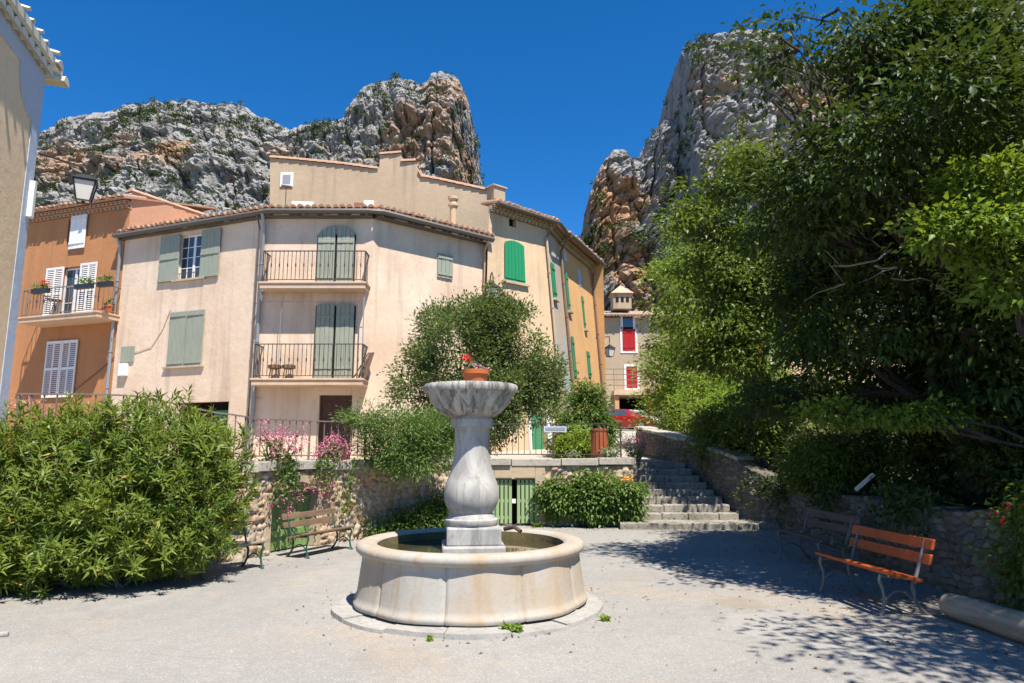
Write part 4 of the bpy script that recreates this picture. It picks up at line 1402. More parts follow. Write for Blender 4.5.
eave_roof(mb, F3, -0.08, F3.len + 0.1, zE + 0.006, 0.38, 6, 13, 0.22)
mb.build('roof', M['tile'], hc)
mb = MB()
mb.fbox(F1, -0.18, F1.len, zE - 0.2, zE - 0.005, 0.003, 0.16); mb.fbox(F2, 0.0, F2.len, zE - 0.2, zE - 0.002, 0.003, 0.24); mb.fbox(F3, 0.0, F3.len, zE - 0.2, zE - 0.001, 0.003, 0.3)
mb.build('soffit', M['gutter'], hc)
gz = zE - 0.07
gutter([F1.p(-0.2, gz - 0.02, 0.26), F1.p(F1.len - 0.02, gz, 0.28), F2.p(0.1, gz, 0.37), F2.p(F2.len - 0.1, gz, 0.37), F3.p(0.1, gz, 0.44), F3.p(F3.len, gz - 0.03, 0.45)], hc, M['gutter'], 0.085)
downpipe([F1.p(-0.12, gz - 0.05, 0.26), F1.p(-0.1, gz - 0.35, 0.09), F1.p(-0.1, 1.2, 0.09)], hc, M['zinc'], 0.055)
downpipe([F2.p(-0.03, gz - 0.05, 0.30), F2.p(-0.03, gz - 0.4, 0.10), F2.p(-0.03, 1.2, 0.10)], hc, M['zinc'], 0.055)
downpipe([F2.p(-0.22, gz - 0.05, 0.26), F2.p(-0.16, gz - 0.45, 0.12), F2.p(-0.16, 1.2, 0.12)], hc, M['gutter'], 0.03)
downpipe([F3.p(F3.len - 0.15, gz - 0.05, 0.42), F3.p(F3.len - 0.12, gz - 0.4, 0.09), F3.p(F3.len - 0.12, 1.2, 0.09)], hc, M['peach_old'], 0.05)
# window and shutters on the left facade
window(F1, *w_open, hc, M['white'], -0.1, 2, 4)
for q, w in ((w_open, -0.199), (g_open, -0.9)):
    mb = MB(); mb.fquad(F1, *q, w); mb.build('dark_opening', M['void'], hc)
ls = F1.rect(162.5, 238, 178.5, 281); shutter(F1, ls[0], ls[1], w_open[2] - 0.03, w_open[3] + 0.03, hc, M['sage'], 0.03, 3, battens=(0.03, 0.5, 0.97))
rs_ = F1.rect(203.5, 231, 219.5, 274); shutter(F1, rs_[0], rs_[1], w_open[2] - 0.03, w_open[3] + 0.03, hc, M['sage'], 0.03, 3, battens=(0.03, 0.5, 0.97))
sill(F1, w_open[0] - 0.12, w_open[1] + 0.05, w_open[2], hc, M['plaster_old'])
mb = MB(); mb.bar(F1.p(w_open[0] + 0.02, w_open[2] + 0.22, -0.02), F1.p(w_open[1] - 0.02, w_open[2] + 0.22, -0.02), 0.02, 0.02)
for i in range(6):
    u = w_open[0] + (w_open[1] - w_open[0]) * (i + 0.5) / 6
    mb.bar(F1.p(u, w_open[2], -0.02), F1.p(u, w_open[2] + 0.22, -0.02), 0.012, 0.012, (1, 0, 0))
mb.build('window_guard', M['iron'], hc)
cs = F1.rect(171.5, 313, 202, 365); uc = (cs[0] + cs[1]) / 2
for a, b in ((cs[0], uc - 0.008), (uc + 0.008, cs[1])):
    shutter(F1, a, b, cs[2], cs[3], hc, M['sage'], 0.02, 3, battens=(0.06, 0.93))
sill(F1, cs[0] - 0.12, cs[1] + 0.1, cs[2], hc, M['plaster_old'])
gd = MB(); gu = F1.uz(205, 410)[0]
for i in range(5):
    a = gu + (g_open[1] - gu) * i / 5
    gd.fbox(F1, a + 0.006, a + (g_open[1] - gu) / 5 - 0.006, 1.0, g_open[3] - 0.25, -0.45, -0.4)
gd.build('garage_door', M['dgreen'], hc)
v = F1.rect(122.5, 347, 134, 362)
mb = MB(); mb.fbox(F1, v[0], v[1], v[2], v[3], 0.003, 0.05); mb.build('vent_cover', M['sage'], hc, bevel=0.006)
v = F1.rect(122, 364, 128, 376)
mb = MB(); mb.fbox(F1, v[0], v[1], v[2], v[3], 0.003, 0.14); mb.build('meter_box', M['white'], hc, bevel=0.01)
for pts in (((121, 352), (100, 371), (72, 393)),):
    mb = MB(); mb.tube([FO.p(*FO.uz(x, y), 0.03) for x, y in pts], 0.012, 5); mb.build('cable', M['iron'], ho)
for pts in (((134, 353), (152, 347), (163, 330), (171, 310)), ((252, 398), (262, 398))):
    mb = MB(); mb.tube([F1.p(*F1.uz(x, y), 0.02) for x, y in pts], 0.010, 5); mb.build('cable', M['plaster_old'], hc)
# balcony shutters, door
for (x0, y0, x1, y1, zf) in ((319.5, 226, 353.5, 282, z_b2), (317.5, 304, 352.5, 378, z_b1)):
    q = F2.rect(x0, y0, x1, y1); uc = (q[0] + q[1]) / 2
    ar = 0.28 if y0 == 226 else 0.05
    shutter(F2, q[0], uc - 0.03, zf + 0.02, q[3], hc, M['sage'], 0.06, 4, -ar)
    shutter(F2, uc + 0.03, q[1], zf + 0.02, q[3], hc, M['sage'], 0.06, 4, ar)
    mb = MB(); mb.fbox(F2, q[0] - 0.03, q[1] + 0.03, zf, q[3] - ar - 0.02, 0.003, 0.055); mb.build('door_panel', M['void'], hc)
b2 = balcony(F2, 0.14, F2.len - 0.06, z_b2, 0.62, 1.0, hc, M['peach_old'], 0.2, 0.125)
b1 = balcony(F2, 0.08, F2.len - 0.02, z_b1, 0.70, 1.05, hc, M['peach_old'], 0.2, 0.125)
mb = MB()
for i in range(2):
    a, b = door[0] + (door[1] - door[0]) * i / 2 + 0.006, door[0] + (door[1] - door[0]) * (i + 1) / 2 - 0.006
    mb.fbox(F2, a, b, door[2], door[3], -0.15, -0.11)
    for zc in (1.62, 2.25, 2.85):
        mb.fbox(F2, a + 0.1, b - 0.1, zc - 0.22, zc + 0.22, -0.109, -0.095)
dd = mb.build('door', M['browndoor'], hc, bevel=0.006)
mb = MB(); q = F2.p((door[0] + door[1]) / 2 + 0.05, 2.3, -0.1); mb.tube([q, q + F2.n * 0.06], 0.025, 8); mb.build('handle', M['zinc'], dd)
s3 = F3.rect(437, 253, 452, 280)
shutter(F3, *s3, hc, M['sage'], 0.02, 4)
mb = MB()                                          # washing line frame under the upper balcony
zl = z_b2 - 0.55
mb.bar(F2.p(0.2, zl, 0.35), F2.p(F2.len - 0.05, zl, 0.35), 0.012, 0.012); mb.bar(F2.p(0.75, zl, 0.35), F2.p(0.75, z_b1, 0.35), 0.014, 0.014, (1, 0, 0))
mb.bar(F2.p(F2.len - 0.12, z_b2 - 0.2, 0.45), F2.p(F2.len - 0.12, z_b1, 0.45), 0.03, 0.03, (1, 0, 0))
mb.build('line_frame', M['zinc'], hc)
# flue on the roof
fl = at(453, 226, 25.0)
mb = MB()
mb.lathe([(0.13, -0.5), (0.13, 0.75), (0.19, 0.78), (0.19, 0.86), (0.14, 0.9), (0.14, 1.02), (0.20, 1.05), (0.20, 1.16), (0.05, 1.22)], 18, fl)
mb.build('flue', M['cream'], hc, smooth=True)
mb = MB()
an = at(285, 211, 23.6)
mb.tube([an - Vector((0, 0, 0.4)), an + Vector((0, 0, 0.95))], 0.015, 6); mb.box(an + Vector((0, 0, 0.93)), (0.35, 0.12, 0.06), 0.3)
mb.build('antenna', M['iron'], hc)
for (x0, x1, y0, y1, m) in ((290, 312, 200, 208, 'white'), (362.5, 373, 199, 208, 'white'), (353, 362, 201, 208, 'binwood')):
    a, b = at(x0, y1, 24.0), at(x1, y0, 24.0)
    mb = MB(); mb.box(((a.x + b.x) / 2, 24.2, (a.z + b.z) / 2 - 0.15), (b.x - a.x, 0.12, b.z - a.z + 0.3), 0.1); mb.build('roof_hatch' if m == 'white' else 'chimney_stub', M[m], hc, bevel=0.01)
# things left on the lower balcony
for i, px in enumerate((275, 289)):
    u = F2.uz(px, 362, 0.3)[0]
    c = F2.p(u, z_b1 + 0.32, 0.3)
    t = thing('balcony_stool', ('brown woven stool at the drainpipe end of the lower balcony', 'brown woven stool nearer the shutters on the lower balcony')[i], 'stool', F2.p(u, z_b1, 0.3), 'stools on the lower balcony')
    mb = MB(); mb.lathe([(0.10, 0.0), (0.2, 0.03), (0.2, 0.12), (0.12, 0.15)], 16, c); mb.build('seat', M['oldslat'], t, smooth=True)
    for k in range(4):
        a = math.pi / 4 + k * math.pi / 2; mb = MB(); mb.tube([c + Vector((0.13 * math.cos(a), 0.13 * math.sin(a), 0.01)), c + Vector((0.17 * math.cos(a), 0.17 * math.sin(a), -0.32))], 0.014, 5); mb.build('leg', M['iron'], t)
u = F2.uz(368, 365, 0.35)[0]
t = thing('folded_chair', 'dark folded chair leaning at the right end of the lower balcony', 'chair', F2.p(u, z_b1, 0.35))
for k, nm in ((0, 'leg'), (1, 'leg'), (2, 'seat')):
    mb = MB()
    a, b = F2.p(u - 0.42 + 0.16 * k, z_b1 + 0.03, 0.42), F2.p(u - 0.02 + 0.05 * k, z_b1 + 0.85, 0.2)
    mb.bar(a, b, 0.05 if nm == 'leg' else 0.2, 0.03); mb.build(nm, M['oldslat'], t)

# ================================================================== upper roughcast house behind
UY = 27.6
hu = thing('roughcast_house', 'bare beige roughcast house wall with stepped tiled top, above the peach house roof', 'house', at(380, 260, UY))
prof = [(270, 240), (270, 158), (300, 160.5), (345, 165), (377, 169.5), (379.5, 166), (380, 155), (400, 153.5), (401, 162), (414, 161.5), (418, 171), (421, 177), (440, 180.5), (488, 191), (488, 245)]
mb = MB()
tp = [at(x, y, UY) for x, y in prof]
mb.prism(tp, (0.6, 6, 0))
mb.build('wall', M['buff'], hu)
for run in (((1, 2), (2, 3), (3, 4)), ((8, 9),), ((10, 11), (11, 12), (12, 13)), ((6, 7),)):
  mb = MB()
  for a, b in run:
    p, q = tp[a], tp[b]
    n = max(1, int((q - p).length / 0.33))
    for i in range(n):
        s, e = p.lerp(q, i / n), p.lerp(q, (i + 1.15) / n)
        half_barrel(mb, s + Vector((0, 0.05, -0.01)), e + Vector((0, 0.05, 0.02)), 0.15)
  mb.build('coping_tiles', M['tile'], hu)
FU = Fac((tp[1].x, UY), (tp[13].x, UY))
q = FU.rect(281, 173, 293, 187)
mb = MB(); mb.fbox(FU, *q, 0.003, 0.06); wf = mb.build('window', M['white'], hu, bevel=0.01)
mb = MB(); mb.fbox(FU, q[0] + 0.1, q[1] - 0.1, q[2] + 0.1, q[3] - 0.1, 0.055, 0.064); mb.build('pane', M['zinc'], wf)

# ================================================================== battered facades of the corner house and the apricot house
class FacB:
    """facade whose foot stands further out than its top"""
    def __init__(s, a, b, a2, b2, zt, zb):
        s.q = [Vector((p[0], p[1], 0)) for p in (a, b, a2, b2)]
        s.zt, s.zb = zt, zb
        s.d = (s.q[1] - s.q[0]).normalized()
        s.len = (s.q[1] - s.q[0]).length
        s.n = Vector((s.d.y, -s.d.x, 0))
    def p(s, u, z, w=0.0):
        f = u / s.len
        k = (s.zt - z) / (s.zt - s.zb)
        t = s.q[0].lerp(s.q[1], f); b = s.q[2].lerp(s.q[3], f)
        r = t.lerp(b, k) + s.n * w
        return Vector((r.x, r.y, z))
    def uz(s, px, py, w=0.0):
        u, z = s.len / 2, 5.0
        for _ in range(25):
            a = proj(s.p(u, z, w)); e = 0.01
            bu = proj(s.p(u + e, z, w)); bz = proj(s.p(u, z + e, w))
            J = np.array([[(bu[0] - a[0]) / e, (bz[0] - a[0]) / e], [(bu[1] - a[1]) / e, (bz[1] - a[1]) / e]])
            du, dz = np.linalg.solve(J, np.array([px - a[0], py - a[1]]))
            u += float(np.clip(du, -2, 2)); z += float(np.clip(dz, -2, 2))
        return u, z
    rect = Fac.rect

zK = 10.3
Q1, Q2, Q3, Q4 = at(489, 205, 23.6), at(545, 222, 25.6), at(557, 236, 27.2), at(590, 268, 31.4)
B1, B2, B3, B4 = at(482, 455, 23.1), at(566, 455, 25.0), at(577, 452, 26.7), at(607, 445, 31.0)
K1 = FacB(Q1, Q2, B1, B2, zK, 1.3); K2 = FacB(Q2, Q3, B2, B3, zK, 1.3); K3 = FacB(Q3, Q4, B3, B4, zK, 1.3)
hk = thing('corner_house', 'cream corner house with bright green shutters between the olive tree and the apricot house', 'house', (B2.x, B2.y, 1.3))
mb = MB()
kd = K1.rect(529.5, 401, 548, 455); kdoor = (kd[0], kd[1], 1.3, kd[3])
kw = K1.rect(509, 217, 516.5, 228)
wall_face(mb, K1, 0, K1.len, 0.8, zK, [kdoor, kw], 0.22)
back_walls(mb, [(Q3.x, Q3.y), (Q3.x - 3, Q3.y + 4), (Q1.x + 0.5, Q1.y + 5), (Q1.x, Q1.y)], 0.8, zK)
mb.build('wall', M['cream'], hk)
mb = MB(); wall_face(mb, K2, 0.002, K2.len, 0.8, zK); mb.build('side_wall', M['greyside'], hk)
mb = MB(); mb.fquad(K1, *kw, -0.2); mb.build('dark_opening', M['void'], hk)
mb = MB()
genoise(mb, K1, 0.0, K1.len + 0.3, zK + 0.02, 2, 0.15, 0.12, 0.2); genoise(mb, K2, -0.25, K2.len, zK + 0.017, 2, 0.15, 0.12, 0.2)
mb.build('cornice', M['plaster_old'], hk, smooth=True)
mb = MB()
eave_roof(mb, K1, 0.02, K1.len + 0.35, zK + 0.022, 0.45, 0.5, 12); eave_roof(mb, K2, -0.35, K2.len, zK + 0.025, 0.45, 0.5, 12)
mb.build('roof', M['tile'], hk)
gutter([K1.p(0, zK + 0.0, 0.5), K1.p(K1.len + 0.35, zK + 0.0, 0.5), K2.p(K2.len, zK, 0.52)], hk, M['gutter'], 0.07)
q = K1.rect(504, 240, 524.5, 284)
uc = (q[0] + q[1]) / 2
shutter(K1, q[0], uc - 0.006, q[2], q[3] + 0.05, hk, M['green'], 0.03, 3, -0.12, (0.08,))
shutter(K1, uc + 0.006, q[1], q[2], q[3] + 0.05, hk, M['green'], 0.03, 3, 0.12, (0.08,))
sill(K1, q[0] - 0.1, q[1] + 0.15, q[2] - 0.01, hk, M['plaster_old'], 0.12, 0.1)
mb = MB(); mb.box(at(496, 195, 24.8), (0.55, 0.45, 0.55), 0.7); mb.box(at(496, 188.5, 24.8), (0.68, 0.58, 0.07), 0.7)
mb.build('chimney', M['buff'], hk, bevel=0.015)
q = K2.rect(549.5, 262, 556, 300)
shutter(K2, q[0], q[1], q[2], q[3], hk, M['green'], 0.03, 4); sill(K2, q[0], q[1] + 0.05, q[2], hk, M['plaster_old'], 0.14, 0.1)
q = K2.rect(561, 330, 570, 382)
mb = MB(); mb.fbox(K2, 0.35, K2.len - 0.2, 3.4, 6.2, 0.002, 0.006); mb.build('painted_patch', M['blue_patch'], hk)
mb = MB(); mb.fbox(K1, kdoor[0] + 0.04, kdoor[1] - 0.04, 1.3, kdoor[3] - 0.45, -0.2, -0.15)
dd = mb.build('door', M['dgreen'], hk, bevel=0.006)
mb = MB(); q = K1.p(kdoor[0] + 0.15, 2.2, -0.14); mb.tube([q, q + K1.n * 0.05], 0.025, 8); mb.build('handle', M['zinc'], dd)
mb = MB(); mb.fbox(K1, kdoor[0] + 0.04, kdoor[1] - 0.04, kdoor[3] - 0.43, kdoor[3], -0.2, -0.17); mb.build('fanlight', M['glass'], hk)
mb = MB(); mb.fbox(K1, kdoor[1], kdoor[1] + 0.2, 1.3, kdoor[3] + 0.05, 0.003, 0.05); mb.fbox(K1, kdoor[0] - 0.1, kdoor[0], 1.3, kdoor[3] + 0.05, 0.003, 0.05); mb.build('door_frame', M['white'], hk, bevel=0.01)
downpipe([K1.p(K1.len - 0.1, zK - 0.1, 0.4), K1.p(K1.len - 0.08, zK - 0.6, 0.09), K1.p(K1.len - 0.08, 1.3, 0.09)], hk, M['plaster_old'], 0.05)
mb = MB(); mb.fbox(K1, K1.len - 0.35, K1.len - 0.15, 2.9, 3.9, 0.003, 0.03); mb.build('wall_slot', M['void'], hk)

ha = thing('apricot_house', 'apricot house with muted green shutters, running back along the street', 'house', (B3.x, B3.y, 1.3))
mb = MB()
wall_face(mb, K3, 0, K3.len, 0.8, zK)
back_walls(mb, [(B4.x, B4.y), (B4.x - 5, B4.y + 3), (Q3.x - 5, Q3.y + 4), (Q3.x, Q3.y)], 0.8, zK)
mb.face([(Q4.x, Q4.y, zK), (B4.x, B4.y, 0.8), (B4.x - 5, B4.y + 3, 0.8), (Q4.x - 5, Q4.y + 3, zK)])
mb.build('wall', M['apricot'], ha)
mb = MB(); genoise(mb, K3, 0.0, K3.len + 0.1, zK - 0.03, 2, 0.17, 0.14, 0.2); mb.build('cornice', M['plaster_old'], ha, smooth=True)
mb = MB(); eave_roof(mb, K3, -0.2, K3.len + 0.25, zK - 0.026, 0.6, 4, 12); mb.build('roof', M['tile'], ha)
gutter([K3.p(-0.1, zK - 0.05, 0.66), K3.p(K3.len + 0.25, zK - 0.08, 0.66)], ha, M['gutter'], 0.08)
downpipe([K3.p(0.0, zK - 0.1, 0.5), K3.p(0.05, zK - 0.6, 0.1), K3.p(0.05, 1.3, 0.1)], ha, M['rail'], 0.05)
downpipe([K3.p(K3.len - 0.05, zK - 0.1, 0.5), K3.p(K3.len - 0.05, zK - 0.6, 0.1), K3.p(K3.len - 0.05, 1.3, 0.1)], ha, M['rail'], 0.05)
for (x0, y0, x1, y1) in ((564, 272, 569.5, 311), (580.5, 296, 585, 329), (570, 336, 576, 377), (585.5, 351, 590.5, 378)):
    q = K3.rect(x0, y0, x1, y1)
    shutter(K3, q[0], q[1], q[2], q[3], ha, M['dgreen'] if y0 > 330 else M['sage'] if y0 > 350 else M['dgreen'], 0.03, 4)
    if y0 < 330: sill(K3, q[0], q[1] + 0.1, q[2], ha, M['plaster_old'], 0.16, 0.12)
for (x0, y0, x1, y1) in ((562.5, 243, 566.5, 262), (577, 268, 581, 287)):
    q = K3.rect(x0, y0, x1, y1)
    mb = MB(); mb.fbox(K3, *q, 0.003, 0.03); mb.build('boarded_window', M['bluegrey'], ha, bevel=0.006)

# ================================================================== far house at the end of the street
FY = 54.0
Fh = Fac(at(594, 330, FY), at(720, 330, FY))
zH = at(620, 317.5, FY).z
hf = thing('taupe_house', 'taupe house with red shutters and a small dovecote, far end of the street', 'house', at(630, 430, FY))
mb = MB()
lo = Fh.rect(618, 397, 648, 436); lo = (lo[0], lo[1], 2.6, lo[3])
wall_face(mb, Fh, 0, Fh.len, 2.2, zH, [lo], 2.5)
back_walls(mb, [(Fh.p(Fh.len, 0).x, FY), (Fh.p(Fh.len, 0).x, FY + 8), (Fh.p(0, 0).x, FY + 8), (Fh.p(0, 0).x, FY)], 2.2, zH)
mb.build('wall', M['taupe'], hf)
mb = MB(); eave_roof(mb, Fh, -0.3, Fh.len + 0.3, zH, 0.6, 5.5, 14, 0.26, 6.0); mb.build('roof', M['tile_pale'], hf)
mb = MB(); mb.fquad(Fh, lo[0], lo[1], lo[2], lo[3], -2.45); mb.build('dark_opening', M['void'], hf)
for (x0, y0, x1, y1, arch, m) in ((622, 329, 635.5, 351, 0.15, 'red'), (626, 366.5, 637.5, 388, 0.0, 'red'), (622.5, 316.5, 633, 327, 0, 'glass')):
    q = Fh.rect(x0, y0, x1, y1)
    mb = MB()
    e = 0.17
    mb.fbox(Fh, q[0] - e, q[0], q[2] - e, q[3] + e, 0.003, 0.05); mb.fbox(Fh, q[1], q[1] + e, q[2] - e, q[3] + e, 0.003, 0.05)
    mb.fbox(Fh, q[0], q[1], q[3], q[3] + e, 0.003, 0.048); mb.fbox(Fh, q[0], q[1], q[2] - e, q[2], 0.003, 0.048)
    wf = mb.build('window_surround', M['white'], hf)
    if m == 'glass':
        mb = MB(); mb.fbox(Fh, *q, 0.003, 0.02); mb.build('pane', M['glass'], wf)
    else:
        uc = (q[0] + q[1]) / 2
        shutter(Fh, q[0], uc - 0.01, q[2], q[3], hf, M['red'], 0.03, 3); shutter(Fh, uc + 0.01, q[1], q[2], q[3], hf, M['red'], 0.03, 3)
q = Fh.rect(612, 391, 660, 396)
mb = MB(); mb.fbox(Fh, q[0], q[1] + 2, q[2], q[3], 0.003, 1.2); sl = mb.build('balcony', M['cream'], hf)
mb = MB()
for k in range(4):
    z = q[3] + 0.35 + 0.42 * k
    mb.bar(Fh.p(q[0] - 1.2, z, 1.15), Fh.p(q[1] + 2, z, 1.15), 0.04, 0.05)
for k in range(5):
    u = q[0] + (q[1] + 2 - q[0]) * k / 4
    mb.bar(Fh.p(u, q[3], 1.15), Fh.p(u, q[3] + 1.62, 1.15), 0.05, 0.05, (1, 0, 0))
mb.build('railing', M['rail'], sl)
for x0, x1, m in ((613, 618, 'apricot'), (645, 650, 'brick')):
    q = Fh.rect(x0, 397, x1, 436)
    mb = MB(); mb.fbox(Fh, q[0], q[1], 2.4, q[3], 0.5, 1.0); mb.build('pillar', M[m], hf)
tb = at(621, 307, FY + 1.6)
mb = MB()
hw = 0.75
mb.box(tb + Vector((0, 0, 0.35)), (1.5, 1.5, 1.3))
dv = mb.build('dovecote', M['buff'], hf, bevel=0.02)
mb = MB()
for k in range(3):
    mb.box(tb + Vector((-0.42 + 0.42 * k, -0.752, 0.45)), (0.24, 0.03, 0.42))
mb.build('arch_opening', M['void'], dv)
mb = MB()
a = 0.95
base = [tb + Vector((x, y, 1.0)) for x, y in ((-a, -a), (a, -a), (a, a), (-a, a))]
ap = tb + Vector((0, 0, 1.85))
for i in range(4): mb.face([base[i], base[(i + 1) % 4], ap])
mb.face(base[::-1])
mb.build('dovecote_roof', M['tile_pale'], dv)

# house behind the trees on the right
TY = 34.0
ht = thing('terracotta_house', 'red-orange house with tiled roofs half hidden behind the dark tree', 'house', at(800, 420, TY))
mb = MB()
a, b = at(742, 330, TY), at(768, 330, TY)
Ft = Fac(a, b)
wall_face(mb, Ft, 0, Ft.len, 1.5, (a.z, a.z + 0.1)); back_walls(mb, [(b.x, TY), (b.x + 2, TY + 6), (a.x, TY + 6), (a.x, TY)], 1.5, a.z)
mb.build('wall', M['brick'], ht)
mb = MB(); mb.fbox(Ft, Ft.len - 0.02, Ft.len + 0.2, 1.5, a.z, -0.1, 0.05); mb.build('corner_band', M['white'], ht)
Ft2 = Fac((b.x + 0.2, TY - 1.0), (at(960, 380, TY).x, TY - 1.0))
z2 = at(800, 388, TY - 1).z
mb = MB(); wall_face(mb, Ft2, 0, Ft2.len, 1.5, z2); back_walls(mb, [(Ft2.p(Ft2.len, 0).x, TY - 1), (Ft2.p(Ft2.len, 0).x, TY + 5)], 1.5, z2); mb.build('wall', M['salmon'], ht)
mb = MB(); eave_roof(mb, Ft2, -0.2, Ft2.len + 0.2, z2, 0.4, 5.5, 20, 0.26, 6.0); eave_roof(mb, Ft, -0.2, Ft.len + 0.3, a.z, 0.35, 4, 16, 0.26, 4.0); mb.build('roof', M['tile_pale'], ht)

# ================================================================== FOUNTAIN
fy = onz(473, 627.5, 0.05).y + 1.20
fx = at(470.5, 600, fy).x
fo = thing('fountain', 'round stone fountain with panelled basin and a tall marble pedestal bowl', 'fountain', (fx, fy, 0))
fo_c = (fx, fy, 0)
NP = 10
def lobes(depth):
    def f(r, z, t, j):
        a = ((t - 0.17) * NP / (2 * math.pi)) % 1.0
        d = min(a, 1 - a)                      # 0 at a joint
        return r * (1 + 0.010 * math.cos(2 * math.pi * (a - 0.5)) * depth) - 0.022 * math.exp(-(d / 0.018) ** 2) * depth
    return f
mb = MB()
rsl = random.Random(4)
def slab_r(r, z, t, j):
    return r * (1 + 0.025 * noise.noise(Vector((math.cos(t) * 1.6, math.sin(t) * 1.6, 3))) + 0.012 * noise.noise(Vector((math.cos(t) * 6, math.sin(t) * 6, 3))))
mb = MB()
nsl = 15
for k in range(nsl):                               # a ring of worn kerb stones
    t0, t1 = 2 * math.pi * k / nsl + 0.004, 2 * math.pi * (k + 1) / nsl - 0.004
    ro = 1.40 + rsl.uniform(-0.06, 0.05); zz = 0.048 + rsl.uniform(-0.012, 0.008)
    m_ = 6
    for q in range(m_):
        a, b = t0 + (t1 - t0) * q / m_, t0 + (t1 - t0) * (q + 1) / m_
        f_ = lambda t: ro + 0.025 * noise.noise(Vector((math.cos(t) * 5, math.sin(t) * 5, k)))
        P8 = [(1.1, a), (f_(a), a), (f_(b), b), (1.1, b)]
        mb.hexa([(fx + r * math.cos(t), fy + r * math.sin(t), -0.05) for r, t in P8] + [(fx + (r - (0.012 if i in (1, 2) else 0)) * math.cos(t), fy + (r - (0.012 if i in (1, 2) else 0)) * math.sin(t), zz - (0.008 if i in (1, 2) else 0)) for i, (r, t) in enumerate(P8)])
mb.build('base_slab', M['slab'], fo)
mb = MB()
H = 0.0
mb.lathe([(1.10, 0.06), (1.275, 0.062), (1.285, 0.085), (1.28, 0.11), (1.262, 0.125), (1.25, 0.17), (1.236, 0.27), (1.222, 0.38), (1.208, 0.48), (1.20, 0.545), (1.205, 0.555)], 360, fo_c, lobes(1.0), cap=False)
mb.v = [((x - fx) * 0.95 + fx, (y - fy) * 0.95 + fy, z) for x, y, z in mb.v]
mb.build('basin', M['basin'], fo, smooth=True)
mb = MB()
def rim_r(r, z, t, j):
    a = ((t - 0.17) * NP / (2 * math.pi)) % 1.0
    return r - 0.008 * math.exp(-(min(a, 1 - a) / 0.010) ** 2) + 0.004 * noise.noise(Vector((math.cos(t) * 7, math.sin(t) * 7, z * 6)))
mb.lathe([(1.20, 0.545), (1.235, 0.555), (1.262, 0.58), (1.27, 0.61), (1.26, 0.638), (1.235, 0.655), (1.19, 0.662), (1.10, 0.660), (1.06, 0.652), (1.04, 0.63)], 300, fo_c, rim_r, cap=False)
mb.v = [((x - fx) * 0.95 + fx, (y - fy) * 0.95 + fy, z) for x, y, z in mb.v]
mb.build('rim', M['basin'], fo, smooth=True)
mb = MB(); mb.lathe([(0.988, 0.632), (0.982, 0.56), (0.982, 0.2)], 90, fo_c, cap=False); mb.build('basin_lining', M['lining'], fo, smooth=True)
mb = MB(); mb.lathe([(0.02, 0.55), (0.5, 0.55), (1.0, 0.55)], 64, fo_c, cap=False); mb.build('water', M['water'], fo)
mb = MB()
mb.box((fx + 0.02, fy, 0.555), (0.66, 0.66, 0.13), 0.10); mb.box((fx + 0.02, fy, 0.71), (0.57, 0.57, 0.19), 0.10)
mb.box((fx + 0.02, fy, 0.35), (0.7, 0.7, 0.3), 0.10)
mb.build('plinth', M['marble'], fo, bevel=0.02)
mb = MB()
mb.lathe([(0.24, 0.80), (0.315, 0.81), (0.335, 0.84), (0.33, 0.87), (0.29, 0.885), (0.285, 0.90), (0.27, 0.915), (0.26, 0.935), (0.275, 0.96), (0.31, 1.01), (0.332, 1.07), (0.338, 1.13), (0.33, 1.20), (0.305, 1.27), (0.272, 1.34), (0.245, 1.42), (0.228, 1.50), (0.218, 1.58), (0.213, 1.68), (0.213, 1.82), (0.222, 1.84), (0.235, 1.845)], 64, fo_c)
mb.v = [((x - fx) * 0.88 + fx, (y - fy) * 0.88 + fy, z) for x, y, z in mb.v]
mb.build('pedestal', M['marble'], fo, smooth=True)
mb = MB()
mb.lathe([(0.20, 1.84), (0.262, 1.845), (0.265, 1.93), (0.25, 1.945), (0.25, 1.96), (0.285, 1.97)], 64, fo_c)
mb.v = [((x - fx) * 0.88 + fx, (y - fy) * 0.88 + fy, z) for x, y, z in mb.v]
mb.build('neck', M['marble'], fo, smooth=True)
mb = MB()
def gad(r, z, t, j):
    k = math.sin(math.pi * min(1, max(0, (z - 1.955) / 0.235)))
    g_ = abs(math.sin(t * 9 + 0.3))
    rr = r * (1 - 0.19 * k * (1 - g_) ** 1.3)
    if j >= 9:
        rr += 0.010 * noise.noise(Vector((math.cos(t) * 9, math.sin(t) * 9, z * 5))) + 0.006 * noise.noise(Vector((math.cos(t) * 22, math.sin(t) * 22, z * 5)))
    return rr
mb.lathe([(0.24, 1.955), (0.27, 1.958), (0.33, 1.985), (0.39, 2.025), (0.44, 2.075), (0.475, 2.125), (0.495, 2.17), (0.505, 2.195), (0.51, 2.198), (0.545, 2.205), (0.556, 2.23), (0.553, 2.262), (0.535, 2.28), (0.49, 2.283), (0.45, 2.265), (0.3, 2.245), (0.05, 2.24)], 216, fo_c, gad)
mb.v = [((x - fx) * 0.94 + fx - 0.02, (y - fy) * 0.94 + fy, z + 0.03 * max(0, (z - 1.95) / 0.33)) for x, y, z in mb.v]
mb.build('bowl', M['bowl'], fo, smooth=True)
mb = MB(); mb.tube([(fx + 0.36, fy - 0.26, 0.79), (fx + 0.46, fy - 0.33, 0.82), (fx + 0.53, fy - 0.38, 0.78)], 0.022, 8); mb.build('spout', M['iron'], fo, smooth=True)

